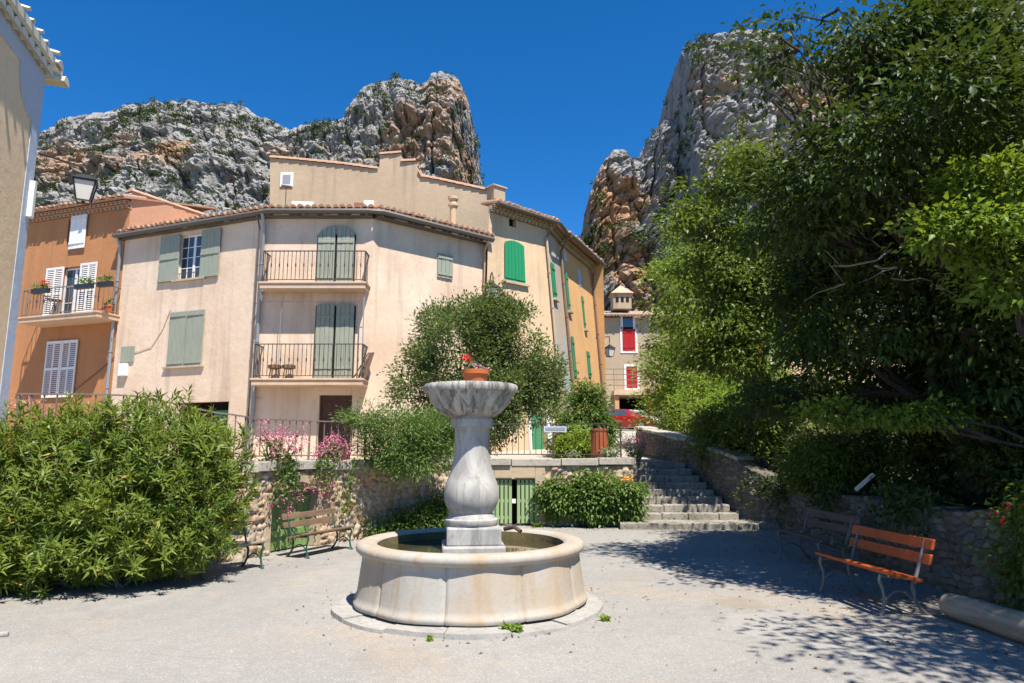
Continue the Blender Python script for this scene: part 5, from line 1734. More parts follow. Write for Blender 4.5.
pc = Vector((fx + 0.03, fy - 0.03, 2.27))
fp = thing('flower_pot', 'orange clay pot with a red bloom standing in the fountain bowl', 'flower pot', pc)
mb = MB(); mb.lathe([(0.105, 0.0), (0.135, 0.155), (0.152, 0.157), (0.156, 0.205), (0.138, 0.207), (0.13, 0.17), (0.03, 0.17)], 32, pc); mb.build('pot', M['pot'], fp, smooth=True)
rng = np.random.default_rng(21)
mb = MB()
tipr = pc + Vector((-0.09, 0.0, 0.34))
mb.tube([pc + Vector((0.0, 0, 0.17)), pc + Vector((-0.05, 0, 0.26)), tipr], 0.006, 5)
pk = [pc + Vector((0.0, 0, 0.17)), pc + Vector((-0.05, -0.02, 0.27)), pc + Vector((0.0, -0.03, 0.255)), pc + Vector((0.07, -0.03, 0.225)), pc + Vector((0.15, -0.02, 0.215))]
mb.tube(pk, 0.007, 5); mb.build('stem', M['stem'], fp)
blossom(rng, 'flower', [tipr], 40, 0.018, 0.032, 'f_red', fp)
seg = [pk[1].lerp(pk[2], k / 4) for k in range(4)] + [pk[2].lerp(pk[3], k / 4) for k in range(4)] + [pk[3].lerp(pk[4], k / 4) for k in range(5)]
blossom(rng, 'flower', seg, 7, 0.010, 0.022, 'f_mag', fp)
LPs = np.array([tuple(pc + Vector((rng.normal() * 0.05, rng.normal() * 0.05, 0.19 + 0.05 * rng.random()))) for _ in range(26)])
leaves_object('foliage', LPs, rng.normal(size=(26, 3)), rng.normal(size=(26, 3)) + np.array([0, 0, 1]), 0.06, 0.04, M['l_shrub'], fp, rng.random(26))

# ================================================================== BENCHES
def bench(name, label, L, loc, rz, m_slat, m_iron, group, back=0.80, arm=False, slats=(4, 2), iron_r=0.02, sc_=0.92):
    t = thing(name, label, 'bench', (0, 0, 0), group)
    mb = MB()
    w = 0.40 / slats[0]
    rr = random.Random(int(L * 100) + slats[1])
    for i in range(slats[0]):
        y = -0.2 + w * (i + 0.5)
        z = 0.44 - 0.02 * i + (0.012 if i == 0 else 0)
        mb.box((rr.uniform(-0.01, 0.01), y, z), (L, w - 0.016, 0.034))
    mb.build('seat', m_slat, t, bevel=0.006)
    mb = MB()
    for i in range(slats[1]):
        z = back - 0.06 - i * 0.155
        y = 0.26 + (z - 0.44) * 0.28
        mb.hexa([(-L / 2, y - 0.017 - 0.016, z - 0.055), (L / 2, y - 0.017 - 0.016, z - 0.055), (L / 2, y + 0.017 - 0.016, z - 0.055), (-L / 2, y + 0.017 - 0.016, z - 0.055),
                 (-L / 2, y - 0.017 + 0.016, z + 0.055), (L / 2, y - 0.017 + 0.016, z + 0.055), (L / 2, y + 0.017 + 0.016, z + 0.055), (-L / 2, y + 0.017 + 0.016, z + 0.055)])
    mb.build('backrest', m_slat, t, bevel=0.008)
    for s in (-1, 1):
        x = s * (L / 2 - 0.14)
        mb = MB()
        fr = [(x, -0.19, 0.42), (x, -0.205, 0.36), (x, -0.17, 0.26), (x, -0.165, 0.16), (x, -0.19, 0.06), (x, -0.23, 0.0)]
        bk = [(x, 0.33 + (back - 0.74) * 0.3, back - 0.02), (x, 0.275, 0.58), (x, 0.22, 0.42), (x, 0.16, 0.3), (x, 0.17, 0.17), (x, 0.23, 0.07), (x, 0.30, 0.0)]
        mb.tube(fr, [iron_r, iron_r, iron_r * 0.85, iron_r * 0.85, iron_r, iron_r * 1.3], 8)
        mb.tube(bk, [iron_r * 0.7, iron_r * 0.8, iron_r, iron_r, iron_r * 0.9, iron_r, iron_r * 1.3], 8)
        mb.tube([(x, -0.2, 0.405), (x, 0.0, 0.392), (x, 0.21, 0.375)], iron_r * 0.85, 8)
        arc = [(x, -0.168 + 0.338 * k / 8, 0.15 - 0.0 + 0.10 * math.sin(math.pi * k / 8)) for k in range(9)]
        mb.tube(arc, iron_r * 0.6, 6)
        mb.build('leg', m_iron, t, smooth=True)
    t.location = loc
    t.rotation_euler = (0, 0, rz)
    t.scale = (sc_, sc_, sc_)
    return t
bench('park_bench', 'orange-red slatted bench in broken sunlight before the garden wall', 1.5, (3.76, 7.58, 0), R_(-85.5), M['redwood'], M['benchgrey'], 'benches round the square', 0.80)
bench('park_bench', 'dull grey-brown bench in deep shade beyond the red one', 1.6, (4.2, 9.95, 0), R_(-87), M['darkslat'], M['benchgrey'], 'benches round the square', 0.80)
bench('park_bench', 'old brown-slatted bench with green iron legs before the arched green door', 1.62, (-2.98, 11.1, 0), R_(66), M['oldslat'], M['benchgreen'], 'benches round the square', 0.82, sc_=0.78)
bench('park_bench', 'old bench half swallowed by the oleander bush', 1.5, (-3.78, 9.35, 0), R_(62), M['greyslat'], M['benchgreen'], 'benches round the square', 0.82, sc_=0.78)

# log beside the garden wall
lg = MB()
rng = np.random.default_rng(31)
p0, p1 = Vector((4.24, 6.95, 0.12)), Vector((4.42, 4.35, 0.12))
pts = [p0.lerp(p1, k / 14) + Vector((0.01 * rng.normal(), 0, 0.004 * rng.normal())) for k in range(15)]
lg.tube(pts, [0.105] + [0.125 + 0.005 * rng.normal() for _ in range(13)] + [0.12], 20)
tag(lg.build('log', M['log'], smooth=True, bevel=0.012), 'bleached bare log lying along the foot of the garden wall', 'log')

# ================================================================== RAILINGS
def fence(name, label, path_pts, sp_, group, h_bot, mat, posts=None, bar=0.014, rod=None):
    """path_pts: (base point, top height); a baluster every sp_ metres"""
    t = thing(name, label, 'railing', path_pts[0][0], group)
    P_ = [Vector(p) for p, _ in path_pts]; Z = [z for _, z in path_pts]
    mb = MB()
    for a, b, za, zb in zip(P_[:-1], P_[1:], Z[:-1], Z[1:]):
        mb.bar((a.x, a.y, za), (b.x, b.y, zb), 0.045, 0.022)
    mb.build('top_rail', mat, t)
    mb = MB()
    for a, b in zip(P_[:-1], P_[1:]):
        mb.bar((a.x, a.y, a.z + h_bot), (b.x, b.y, b.z + h_bot), 0.03, 0.02)
    mb.build('bottom_rail', mat, t)
    d = np.cumsum([0] + [(b - a).length for a, b in zip(P_[:-1], P_[1:])])
    tot = d[-1]
    n = int(tot / sp_)
    every = max(2, int(round(1.5 / sp_)))
    for i in range(n + 1):
        s = tot * i / n
        k = min(len(P_) - 2, int(np.searchsorted(d, s, 'right') - 1))
        f = (s - d[k]) / (d[k + 1] - d[k])
        q = P_[k].lerp(P_[k + 1], f); z = Z[k] + (Z[k + 1] - Z[k]) * f
        post = i % every == 0
        if posts is not None and s > posts and not post: continue
        mb = MB()
        if post: mb.bar(q - Vector((0, 0, 0.03)), (q.x, q.y, z - 0.012), 0.03, 0.03, (1, 0, 0))
        else: mb.bar(q + Vector((0, 0, h_bot - 0.005)), (q.x, q.y, z - 0.012), bar, bar, (1, 0, 0))
        mb.build('post' if post else 'baluster', mat, t)
    return t
def wpt(px, z=1.42, w=-0.2):
    s = W.find(px, 2.0); p = W.pt(s, z, w); return p, s
def rail_pts(s0, s1, zf, n):
    return [(W.pt(s, 1.415, -0.18), zf(s)) for s in np.linspace(s0, s1, n)]
s5, s140, s215, s265, s372, s440, s640 = (W.find(px, 2.2) for px in (9, 140, 215, 265, 372, 436, 636))
zt_of = lambda s: float(np.interp(s, [s5, s140, s215, s265, s372, s440, s640], [2.36, 2.36, 2.16, 2.08, 2.12, 2.16, 2.18]))
fence('iron_railing', 'brown iron railing on the coping, dipping past the oleander to the pink flowers', rail_pts(s5, s372, zt_of, 26), 0.165, 'railings on the terrace wall', 0.09, M['rail'])
fence('iron_railing', 'dark iron railing on the coping above the slatted gate, ending at the steps', rail_pts(s372 + 0.03, s640, zt_of, 22), 0.125, 'railings on the terrace wall', 0.09, M['iron'], posts=W.find(556, 2.2) - s372)
# small sign on the railing
sg = W.find(556, 2.1)
fS = W.fac(sg - 0.25, sg + 0.25)
t = thing('small_sign', 'small pale blue-grey plate fixed to the terrace railing beside the green door', 'sign', fS.p(0, 1.95, -0.2))
mb = MB(); mb.fbox(fS, 0.0, 0.5, 1.99, 2.12, -0.165, -0.15); mb.build('plate', M['bluegrey'], t)
mb = MB(); mb.fbox(fS, 0.03, 0.47, 2.02, 2.09, -0.149, -0.146); mb.build('panel', M['zinc'], t)
# slatted litter bin
bp = at(599.5, 452, 16.2); bp.z = 1.3
t = thing('litter_bin', 'orange-brown slatted litter bin on the terrace near the steps', 'bin', bp)
mb = MB(); mb.lathe([(0.16, 0.05), (0.17, 0.75), (0.15, 0.75), (0.15, 0.1)], 20, bp); mb.build('liner', M['blackiron'], t, smooth=True)
mb = MB()
for k in range(13):
    a = 2 * math.pi * k / 13
    mb.box(bp + Vector((0.19 * math.cos(a), 0.19 * math.sin(a), 0.42)), (0.022, 0.078, 0.76), a)
mb.build('slats', M['binwood'], t, bevel=0.004)
mb = MB()
for z in (0.15, 0.72): mb.lathe([(0.203, z), (0.207, z), (0.207, z + 0.03), (0.203, z + 0.03)], 26, bp, cap=False)
mb.build('hoop', M['iron'], t)
mb = MB(); mb.tube([bp + Vector((0, 0.22, 0)), bp + Vector((0, 0.22, 0.95))], 0.02, 6); mb.build('post', M['iron'], t)

# ================================================================== LANTERNS
M['lampglass'] = plain('milky_lamp_glass', (0.62, 0.58, 0.52), 0.25, 0.5, 0.15)
def lantern(name, label, hang, H, arm_pts, group, mat, finial=True, under=False):
    t = thing(name, label, 'lamp', arm_pts[0], group)
    h = Vector(hang)                                  # top of the lantern body
    wt_, wb_ = H * 0.36, H * 0.22
    zt, zb = -H * 0.28, -H * 0.92
    rz = 0.5
    def ring(w, z): return [h + Vector((w * math.cos(rz + math.pi / 4 + k * math.pi / 2) * 1.2, w * math.sin(rz + math.pi / 4 + k * math.pi / 2) * 1.2, z)) for k in range(4)]
    a, b = ring(wt_, zt), ring(wb_, zb)
    mb = MB()
    for k in range(4):
        mb.bar(a[k], b[k], H * 0.035, H * 0.035); mb.bar(a[k], a[(k + 1) % 4], H * 0.05, H * 0.05); mb.bar(b[k], b[(k + 1) % 4], H * 0.04, H * 0.04)
    cc = ring(wt_ * 1.18, zt + H * 0.02); dd = ring(wt_ * 0.42, -H * 0.06)
    mb.hexa(cc + dd)
    ee = ring(wt_ * 0.3, -H * 0.06); ff = ring(wt_ * 0.36, H * 0.0)
    mb.hexa(ee + ff)
    mb.tube([h, h + Vector((0, 0, H * 0.1))], H * 0.03, 6)
    mb.tube([h + Vector((0, 0, zb)), h + Vector((0, 0, zb - H * 0.08))], [H * 0.06, H * 0.02], 6)
    mb.build('lamp_frame', mat, t)
    ga, gb = ring(wt_ * 0.95, zt - 0.004), ring(wb_ * 0.95, zb + 0.004)
    mb = MB(); mb.hexa(gb + ga); mb.build('lamp_glass', M['lampglass'], t)
    mb = MB(); mb.tube(arm_pts, H * 0.035, 6); mb.build('bracket', mat, t, smooth=True)
    return t
lh = at(86, 174, 10.35)
lantern('wall_lantern', 'black four-sided lantern hanging from a long arm on the beige house', lh, 0.50, [at(39, 153, 10.5), at(60, 160, 10.42), lh + Vector((-0.04, 0, 0.11)), lh + Vector((0, 0, 0.05))], 'wall lanterns', M['blackiron'])
k0 = K1.p(0.12, 7.35, 0.0); lh = at(493, 283.5, 22.7)
lantern('wall_lantern', 'black lantern on a curled iron bracket at the corner house edge, above the olive tree', lh, 0.62, [k0, k0.lerp(lh, 0.3) + Vector((0, 0, 0.35)), k0.lerp(lh, 0.7) + Vector((0, 0, 0.42)), lh + Vector((0, 0, 0.2)), lh], 'wall lanterns', M['blackiron'])
k0 = K3.p(K3.len - 0.2, 6.7, 0.0); lh = at(609.5, 345, 36.0)
lantern('wall_lantern', 'small far lantern on a straight arm from the apricot house corner', lh, 0.68, [k0, Vector((lh.x, lh.y, lh.z + 0.45)), lh + Vector((0, 0, 0.1))], 'wall lanterns', M['blackiron'])

# ================================================================== CARS
def car(label, loc, rz, paintmat, group):
    t = thing('parked_car', label, 'car', (0, 0, 0), group)
    S_ = [(-1.98, .42, .62, .64, .60, .52), (-1.93, .30, .82, .86, .72, .60), (-1.75, .26, .92, 1.08, .80, .62), (-1.35, .24, .95, 1.40, .82, .60), (-.6, .22, .95, 1.47, .83, .60), (.15, .22, .94, 1.45, .83, .59), (.55, .22, .93, 1.30, .83, .58), (1.05, .23, .92, .97, .82, .60), (1.55, .25, .86, .89, .80, .62), (1.85, .28, .74, .77, .74, .60), (1.98, .36, .58, .60, .62, .52)]
    mb = MB(); k = 8
    for (x, z0, zb, zr, wb, wr) in S_:
        mb.v += [(x, -wb * .86, z0), (x, -wb, (z0 + zb) / 2), (x, -wb, zb), (x, -wr, zr), (x, wr, zr), (x, wb, zb), (x, wb, (z0 + zb) / 2), (x, wb * .86, z0)]
    for i in range(len(S_) - 1):
        for j in range(k):
            mb.f.append((i * k + j, i * k + (j + 1) % k, (i + 1) * k + (j + 1) % k, (i + 1) * k + j))
    mb.f.append(tuple(range(k))); mb.f.append(tuple((len(S_) - 1) * k + j for j in range(k)))
    mb.build('body', paintmat, t, smooth=True, bevel=0.02)
    def pt(i, f, s, o=0.012):
        x, z0, zb, zr, wb, wr = S_[i]
        return Vector((x, s * (wb + (wr - wb) * f + o), zb + (zr - zb) * f))
    for s in (-1, 1):
        mb = MB()
        for i in range(3, 6):
            mb.face([pt(i, .1, s), pt(i + 1, .1, s), pt(i + 1, .86, s), pt(i, .86, s)])
        mb.build('side_window', M['glass'], t)
    for i, nm, sgn in ((6, 'windscreen', 1), (2, 'rear_window', -1)):
        a, b = S_[i], S_[i + 1]
        up = Vector((0.012 * sgn, 0, 0.012))
        mb = MB(); mb.face([Vector((a[0], -a[5] + .04, a[3])) + up, Vector((b[0], -b[5] + .04, b[3])) + up, Vector((b[0], b[5] - .04, b[3])) + up, Vector((a[0], a[5] - .04, a[3])) + up]); mb.build(nm, M['glass'], t)
    for x in (-1.25, 1.25):
        for s in (-1, 1):
            mb = MB(); mb.tube([(x, s * .66, .31), (x, s * .84, .31)], .31, 20); wh = mb.build('wheel', M['blackiron'], t, smooth=True)
            mb = MB(); mb.tube([(x, s * .835, .31), (x, s * .85, .31)], .19, 14); mb.build('rim', M['zinc'], wh, smooth=True)
    for s in (-1, 1):
        mb = MB(); mb.box((1.86, s * .56, .66), (.16, .26, .13)); mb.build('headlight', M['lampglass'], t, bevel=0.03)
    t.location = loc; t.rotation_euler = (0, 0, rz)
M['carred'] = plain('dark_red_car_paint', (0.30, 0.010, 0.014), 0.22, 0.6, 0.1)
M['cargrey'] = plain('silver_grey_car_paint', (0.42, 0.42, 0.42), 0.3, 0.6, 0.1)
cr = at(626, 432, 47.5)
car('dark red parked car on the upper street', (cr.x, 47.5, 1.306 + (47.5 - 19) * 0.0565), R_(-22), M['carred'], 'cars on the upper street')
cr = at(634, 425, 51.5)
car('silver grey parked car behind the red car', (cr.x, 51.3, 3.11), R_(-60), M['cargrey'], 'cars on the upper street')

# tilted pale board standing over the garden wall
bq = Vector((5.45, 10.3, 0.95))
t = thing('tilted_board', 'pale tilted board among the dark shrubs above the garden wall', 'board', bq)
mb = MB(); mb.tube([bq, bq + Vector((0, 0, 0.25))], 0.02, 6); mb.build('post', M['iron'], t)
bc_ = at(865, 482, 10.25)
mb = MB(); mb.bar(bc_ + Vector((-0.13, 0.02, -0.11)), bc_ + Vector((0.13, 0, 0.11)), 0.05, 0.11, (0, -1, 0.3)); mb.build('board', M['white'], t, bevel=0.005)

# ================================================================== PLANTS
# big oleander: whorls of narrow leaves round every shoot
def oleander():
    rng = np.random.default_rng(11)
    blobs = [(-4.55, 8.65, 1.25, 1.15, 0.95, 1.05), (-5.6, 8.5, 1.25, 1.1, 0.95, 1.0), (-3.98, 9.1, 1.2, 0.58, 0.55, 0.88), (-6.8, 8.0, 0.8, 0.95, 0.85, 0.80), (-4.3, 8.7, 0.7, 0.85, 0.75, 0.68), (-5.2, 8.25, 0.65, 1.4, 0.8, 0.65), (-6.3, 7.8, 0.5, 1.1, 0.7, 0.5)]
    base = (-5.0, 8.6, 0)
    t = thing('oleander_bush', 'huge leafy oleander bush covering the railing and bench at left', 'bush', base)
    tips, d, idx = sample_blobs(rng, blobs, 4300, 0.45, 0.36, 3)
    ok = tips[:, 2] > 0.06
    tips, d = tips[ok], d[ok]
    ax = norm(d * 0.8 + np.array([0, 0, 0.75]) + rng.normal(size=d.shape) * 0.35)
    per = 15
    n = len(tips) * per
    ci = np.repeat(np.arange(len(tips)), per)
    k = np.tile(np.arange(per), len(tips))
    A = ax[ci]
    ref = norm(np.cross(A, np.array([0.3, 0.5, 0.8]))); B = np.cross(A, ref)
    th = k * 2.4 + rng.random(len(tips))[ci] * 6.28
    radial = ref * np.cos(th)[:, None] + B * np.sin(th)[:, None]
    f = k / per
    P = tips[ci] - A * (0.20 * (1 - f))[:, None]
    spread = (1.15 - 0.75 * f)[:, None]
    D = A * (1.25 - spread * 0.55) + radial * spread + rng.normal(size=(n, 3)) * 0.12
    D[:, 2] -= 0.08
    U = A + rng.normal(size=(n, 3)) * 0.25
    ln = (0.16 - 0.05 * f) * (0.8 + 0.4 * rng.random(n))
    rnd = np.clip(0.5 * rng.random(len(tips))[ci] + 0.5 * f * rng.random(n) + 0.1, 0, 1)
    yel = rng.random(n) < 0.010 * (1 + 2 * (rng.random(len(tips))[ci] < 0.15))
    leaves_object('foliage', P[~yel], D[~yel], U[~yel], ln[~yel], ln[~yel] * 0.19, M['l_oleander'], t, rnd[~yel], 0.12, 0.16)
    leaves_object('yellow_leaves', P[yel], D[yel], U[yel], ln[yel], ln[yel] * 0.19, M['l_oleyellow'], t, rng.random(yel.sum()), 0.12, 0.2)
    mb = MB()
    for j in rng.choice(len(tips), 60, replace=False):
        s = Vector(base) + Vector((rng.uniform(-0.6, 0.5), rng.uniform(-0.2, 0.2), -0.05))
        mb.tube(limb_path(s, Vector(tips[j]), rng, 4, 0.04, 0.06), [0.016, 0.013, 0.010, 0.007, 0.004], 5)
    mb.build('stem', M['twig'], t, smooth=True)
oleander()

# evergreen tree behind the fountain
tree(12, 'olive_tree', 'rounded grey-green evergreen tree behind the fountain bowl', (-0.9, 17.2, 1.28), (-0.85, 17.2, 2.6), 0.16,
     [(-1.15, 17.2, 4.0, 1.15, 1.1, 1.3), (-2.1, 17.3, 3.4, 0.75, 0.8, 0.9), (0.15, 17.3, 3.9, 0.8, 0.8, 1.1), (-0.7, 17.2, 5.0, 0.45, 0.45, 0.5), (0.1, 17.2, 5.0, 0.35, 0.35, 0.45), (-0.2, 17.1, 2.9, 1.0, 0.9, 0.9), (-1.5, 17.0, 2.3, 1.1, 0.8, 0.85), (0.75, 17.4, 3.3, 0.6, 0.6, 0.8), (-0.4, 17.2, 4.9, 0.7, 0.7, 0.6), (-1.7, 17.2, 4.7, 0.6, 0.6, 0.6)],
     2000, 46, 0.12, 0.10, 0.044, 'l_olive', None, 'tree', None, 5, droop=-0.1, up=0.7, inner=0.4, rough=0.62, gap=0.22, simple=True, flat=0.9)
# juniper-like bush spilling over the wall
shrub(13, 'juniper_bush', 'feathery dark green bush spilling over the coping left of the fountain', (-2.1, 12.9, 1.3),
      [(-2.15, 12.75, 1.85, 0.75, 0.6, 0.5), (-1.55, 13.2, 1.75, 0.6, 0.6, 0.42), (-2.0, 12.6, 1.45, 0.65, 0.45, 0.35), (-2.75, 12.7, 2.2, 0.42, 0.4, 0.22), (-1.3, 13.3, 2.1, 0.4, 0.4, 0.4)], 420, 60, 0.11, 0.085, 0.02, 'l_juniper', None, 'bush', 18, droop=0.1, inner=0.3, rough=0.5, simple=True)
# shrub against the corner house
shrub(14, 'climbing_shrub', 'tall loose shrub against the foot of the apricot house', (2.1, 20.6, 1.3),
      [(2.2, 20.7, 2.6, 0.75, 0.6, 0.75), (1.7, 20.5, 2.0, 0.55, 0.5, 0.65), (2.6, 20.6, 1.9, 0.5, 0.5, 0.6), (2.3, 20.7, 3.2, 0.45, 0.4, 0.4)], 300, 44, 0.13, 0.12, 0.055, 'l_shrub', None, 'shrub', 10, simple=True, rough=0.5)
shrub(15, 'leafy_shrub', 'yellow-green low shrub behind the railing beside the green door', (1.75, 17.6, 1.3),
      [(1.75, 17.6, 1.7, 0.45, 0.4, 0.4), (1.35, 17.7, 1.65, 0.3, 0.3, 0.3)], 120, 44, 0.1, 0.09, 0.045, 'l_light', None, 'shrub', 6, simple=True)
# shrubs at the foot of the wall
shrub(16, 'flower_bush', 'dense leafy bush at the wall foot between the slatted gate and the steps', (1.6, 14.7, 0),
      [(1.15, 14.85, 0.5, 0.5, 0.22, 0.36), (1.85, 14.78, 0.55, 0.55, 0.26, 0.42), (2.35, 14.8, 0.6, 0.33, 0.24, 0.42), (0.85, 14.9, 0.72, 0.3, 0.16, 0.22), (1.6, 14.88, 0.9, 0.35, 0.16, 0.18)], 300, 40, 0.09, 0.10, 0.055, 'l_shrub', None, 'bush', 10, rough=0.6)
fl_o = thing('lily', 'single orange bloom beside the steps', 'flower', (2.38, 14.4, 0.9))
mb = MB(); mb.tube([(2.38, 14.5, 0.5), (2.38, 14.4, 0.95)], 0.006, 4); mb.build('stem', M['stem'], fl_o)
blossom(np.random.default_rng(3), 'flower', [(2.38, 14.38, 1.0)], 30, 0.025, 0.06, 'f_orange', fl_o)
shrub(17, 'leafy_shrub', 'low dark shrub at the wall foot, left of the fountain and right of the bench', (-1.6, 13.6, 0),
      [(-1.75, 13.4, 0.22, 0.5, 0.35, 0.25), (-1.2, 13.9, 0.25, 0.5, 0.35, 0.25), (-2.3, 12.8, 0.16, 0.35, 0.25, 0.18), (-1.4, 13.95, 0.45, 0.35, 0.25, 0.25)], 200, 34, 0.1, 0.09, 0.04, 'l_shrub', None, 'shrub', 8, simple=True)
# valerian with pink heads along the coping
for i, (px, lb, sp_, h, ns, hg, ln, w, z) in enumerate((
        (279, 'tall pink-flowered plant trailing over the coping left of the arched door', (0.34, 0.28), 0.66, 38, 0.5, (0.2, -0.3), -0.1, 1.35),
        (334, 'pink-flowered plant on the coping right of the arched door', (0.3, 0.25), 0.5, 32, 0.4, (0.1, -0.25), -0.1, 1.35),
        (647, 'pink-flowered plant with grey leaves at the head of the steps', (0.35, 0.3), 0.62, 40, 0.0, (0, 0), -0.1, 1.35),
        (14, 'small pink-flowered plant by the beige house corner', (0.3, 0.25), 1.0, 12, 0.0, (0, 0), -0.3, 1.3))):
    if px < 600: p = W.pt(W.find(px, 1.5), z, w)
    else: p = Vector((at(px - 12, 450, 17.6).x, 17.6, 1.3))
    flower_plant(50 + i, 'valerian', lb, p, sp_, h, ns, 'l_silver' if px > 600 else 'l_shrub', 'f_pink', 'pink flowering plants', 'plant', hg, 0.075, 0.052, 0.03, 30, ln, 12, 0.85)
# hanging trails below the first two
for i, (px, lb, dz) in enumerate(((275, 'hanging trail of pink flowers left of the arched door', 0.75), (317, 'hanging trail of pink flowers on the right edge of the arched door', 0.6), (344, 'leafy trail hanging on the rubble right of the arched door', 0.9))):
    rng = np.random.default_rng(80 + i)
    s = W.find(px, 1.0)
    t = thing('hanging_plant', lb, 'plant', W.pt(s, 1.4, 0.1), 'plants hanging down the wall')
    mb = MB(); LP, tips = [], []
    for k in range((12, 9, 5)[i]):
        a = W.pt(s + rng.normal() * 0.1, 1.44, -0.05); b = W.pt(s + rng.normal() * 0.16, 1.45, 0.16 + 0.05 * rng.random()); c = W.pt(s + rng.normal() * 0.2, 1.4 - dz * (0.4 + 0.7 * rng.random()), 0.14 + 0.06 * rng.random())
        mb.tube([a, b, c], 0.004, 4)
        for q in range(26): LP.append(tuple(b.lerp(c, rng.random()) + Vector(rng.normal(size=3) * 0.035)))
        tips.append(c)
    mb.build('stem', M['stem'], t)
    LP = np.array(LP); n = len(LP)
    leaves_object('foliage', LP, rng.normal(size=(n, 3)) - np.array([0, 0.2, 0.6]), rng.normal(size=(n, 3)) + np.array([0, -0.5, 0.5]), 0.075, 0.04, M['l_shrub'], t, rng.random(n))
    if i < 2: blossom(rng, 'flower', tips[:9], 30, 0.045, 0.03, 'f_pink', t, True)
flower_plant(60, 'lavender', 'silvery low plant spilling over the right end of the terrace coping', W.pt(W.find(612, 1.5), 1.36, -0.25), (0.28, 0.2), 0.34, 34, 'l_silver', None, None, 'plant', 0.1, 0.06, n_leaf=14)
flower_plant(61, 'lavender', 'silvery tuft behind the coping beside the litter bin', W.pt(W.find(575, 1.5), 1.36, -0.3), (0.2, 0.15), 0.26, 24, 'l_silver', None, None, 'plant', 0.05, 0.05, n_leaf=12)
# weeds
wd = [(tuple(onz(513, 635)), 'small green weed at the front foot of the fountain slab', 0.11, 30), (tuple(onz(606, 621)), 'tiny weed at the right foot of the fountain slab', 0.06, 10), (tuple(onz(430, 641)), 'tiny weed at the left foot of the fountain slab', 0.035, 6),
      ((-3.35, 12.25, 0.0), 'tuft of green weeds beside the right end of the door bench', 0.22, 26), ((-3.95, 10.75, 0.0), 'tuft of weeds between the two old benches', 0.2, 24), ((0.55, 14.75, 0), 'small weed tuft right of the slatted gate', 0.14, 14)]
for i, (p, lb, h, n) in enumerate(wd):
    flower_plant(90 + i, 'weed', lb, p, (h * 1.1, h * 0.5), h * 0.7, n, 'l_light', None, 'weeds in the square', 'weed', 0, max(0.035, h * 0.4), n_leaf=12)
# roses on the garden wall, right edge
t, C = shrub(18, 'rose_bush', 'rose bush with red blooms hanging over the garden wall at the right edge', (5.2, 6.1, 0.9),
      [(4.9, 6.3, 0.85, 0.36, 0.6, 0.42), (4.95, 5.8, 0.6, 0.36, 0.55, 0.45), (4.8, 6.6, 0.55, 0.25, 0.35, 0.35), (5.2, 6.5, 1.1, 0.35, 0.5, 0.25), (4.9, 5.9, 0.35, 0.3, 0.5, 0.32)], 280, 28, 0.09, 0.065, 0.038, 'l_mid', None, 'bush', 10, rough=0.45)
blossom(np.random.default_rng(6), 'flower', [at(1003, 521, 5.9), at(1006, 506, 6.1), at(994, 512, 6.3)], 14, 0.010, 0.022, 'f_red', t, True)

# ------------------------------------------------------------------ trees on the right
GT = 'trees in the garden on the right'
def big_tree(seed, label, base, top, r0, blobs, n_cl, per, cl_r, L, Wd, mat, name='cherry_tree', **kw):
    return tree(seed, name, label, base, top, r0, blobs, n_cl, per, cl_r, L, Wd, mat, GT, 'tree', None, kw.pop('twigs', 8), **kw)
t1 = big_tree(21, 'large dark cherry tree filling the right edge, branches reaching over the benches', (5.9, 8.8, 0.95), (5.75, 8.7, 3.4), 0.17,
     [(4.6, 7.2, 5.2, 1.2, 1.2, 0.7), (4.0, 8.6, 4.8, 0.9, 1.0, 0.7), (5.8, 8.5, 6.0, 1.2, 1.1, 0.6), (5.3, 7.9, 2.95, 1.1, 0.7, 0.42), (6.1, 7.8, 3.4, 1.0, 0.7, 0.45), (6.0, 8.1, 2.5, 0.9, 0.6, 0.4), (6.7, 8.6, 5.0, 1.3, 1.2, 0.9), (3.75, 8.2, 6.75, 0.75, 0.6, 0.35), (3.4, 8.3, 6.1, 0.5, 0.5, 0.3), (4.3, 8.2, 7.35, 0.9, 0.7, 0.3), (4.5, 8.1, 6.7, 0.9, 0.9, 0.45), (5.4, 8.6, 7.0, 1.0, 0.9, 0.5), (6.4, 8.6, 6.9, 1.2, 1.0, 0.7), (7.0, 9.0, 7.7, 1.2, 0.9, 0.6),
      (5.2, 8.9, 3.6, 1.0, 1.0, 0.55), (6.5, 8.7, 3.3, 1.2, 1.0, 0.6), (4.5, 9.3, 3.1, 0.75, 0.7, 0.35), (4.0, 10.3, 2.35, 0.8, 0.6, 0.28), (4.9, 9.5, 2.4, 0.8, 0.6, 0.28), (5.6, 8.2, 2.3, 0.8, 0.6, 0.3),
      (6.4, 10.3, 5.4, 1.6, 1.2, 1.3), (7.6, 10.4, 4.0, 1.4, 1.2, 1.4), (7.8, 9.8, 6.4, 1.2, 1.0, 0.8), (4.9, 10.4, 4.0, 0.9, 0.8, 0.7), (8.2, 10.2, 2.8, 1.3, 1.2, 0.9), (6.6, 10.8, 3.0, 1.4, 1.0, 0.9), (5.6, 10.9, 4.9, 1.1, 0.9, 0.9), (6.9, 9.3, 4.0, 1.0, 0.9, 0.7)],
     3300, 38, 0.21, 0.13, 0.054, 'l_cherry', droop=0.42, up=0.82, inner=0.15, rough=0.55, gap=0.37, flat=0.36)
rng = np.random.default_rng(91)
mb = MB()
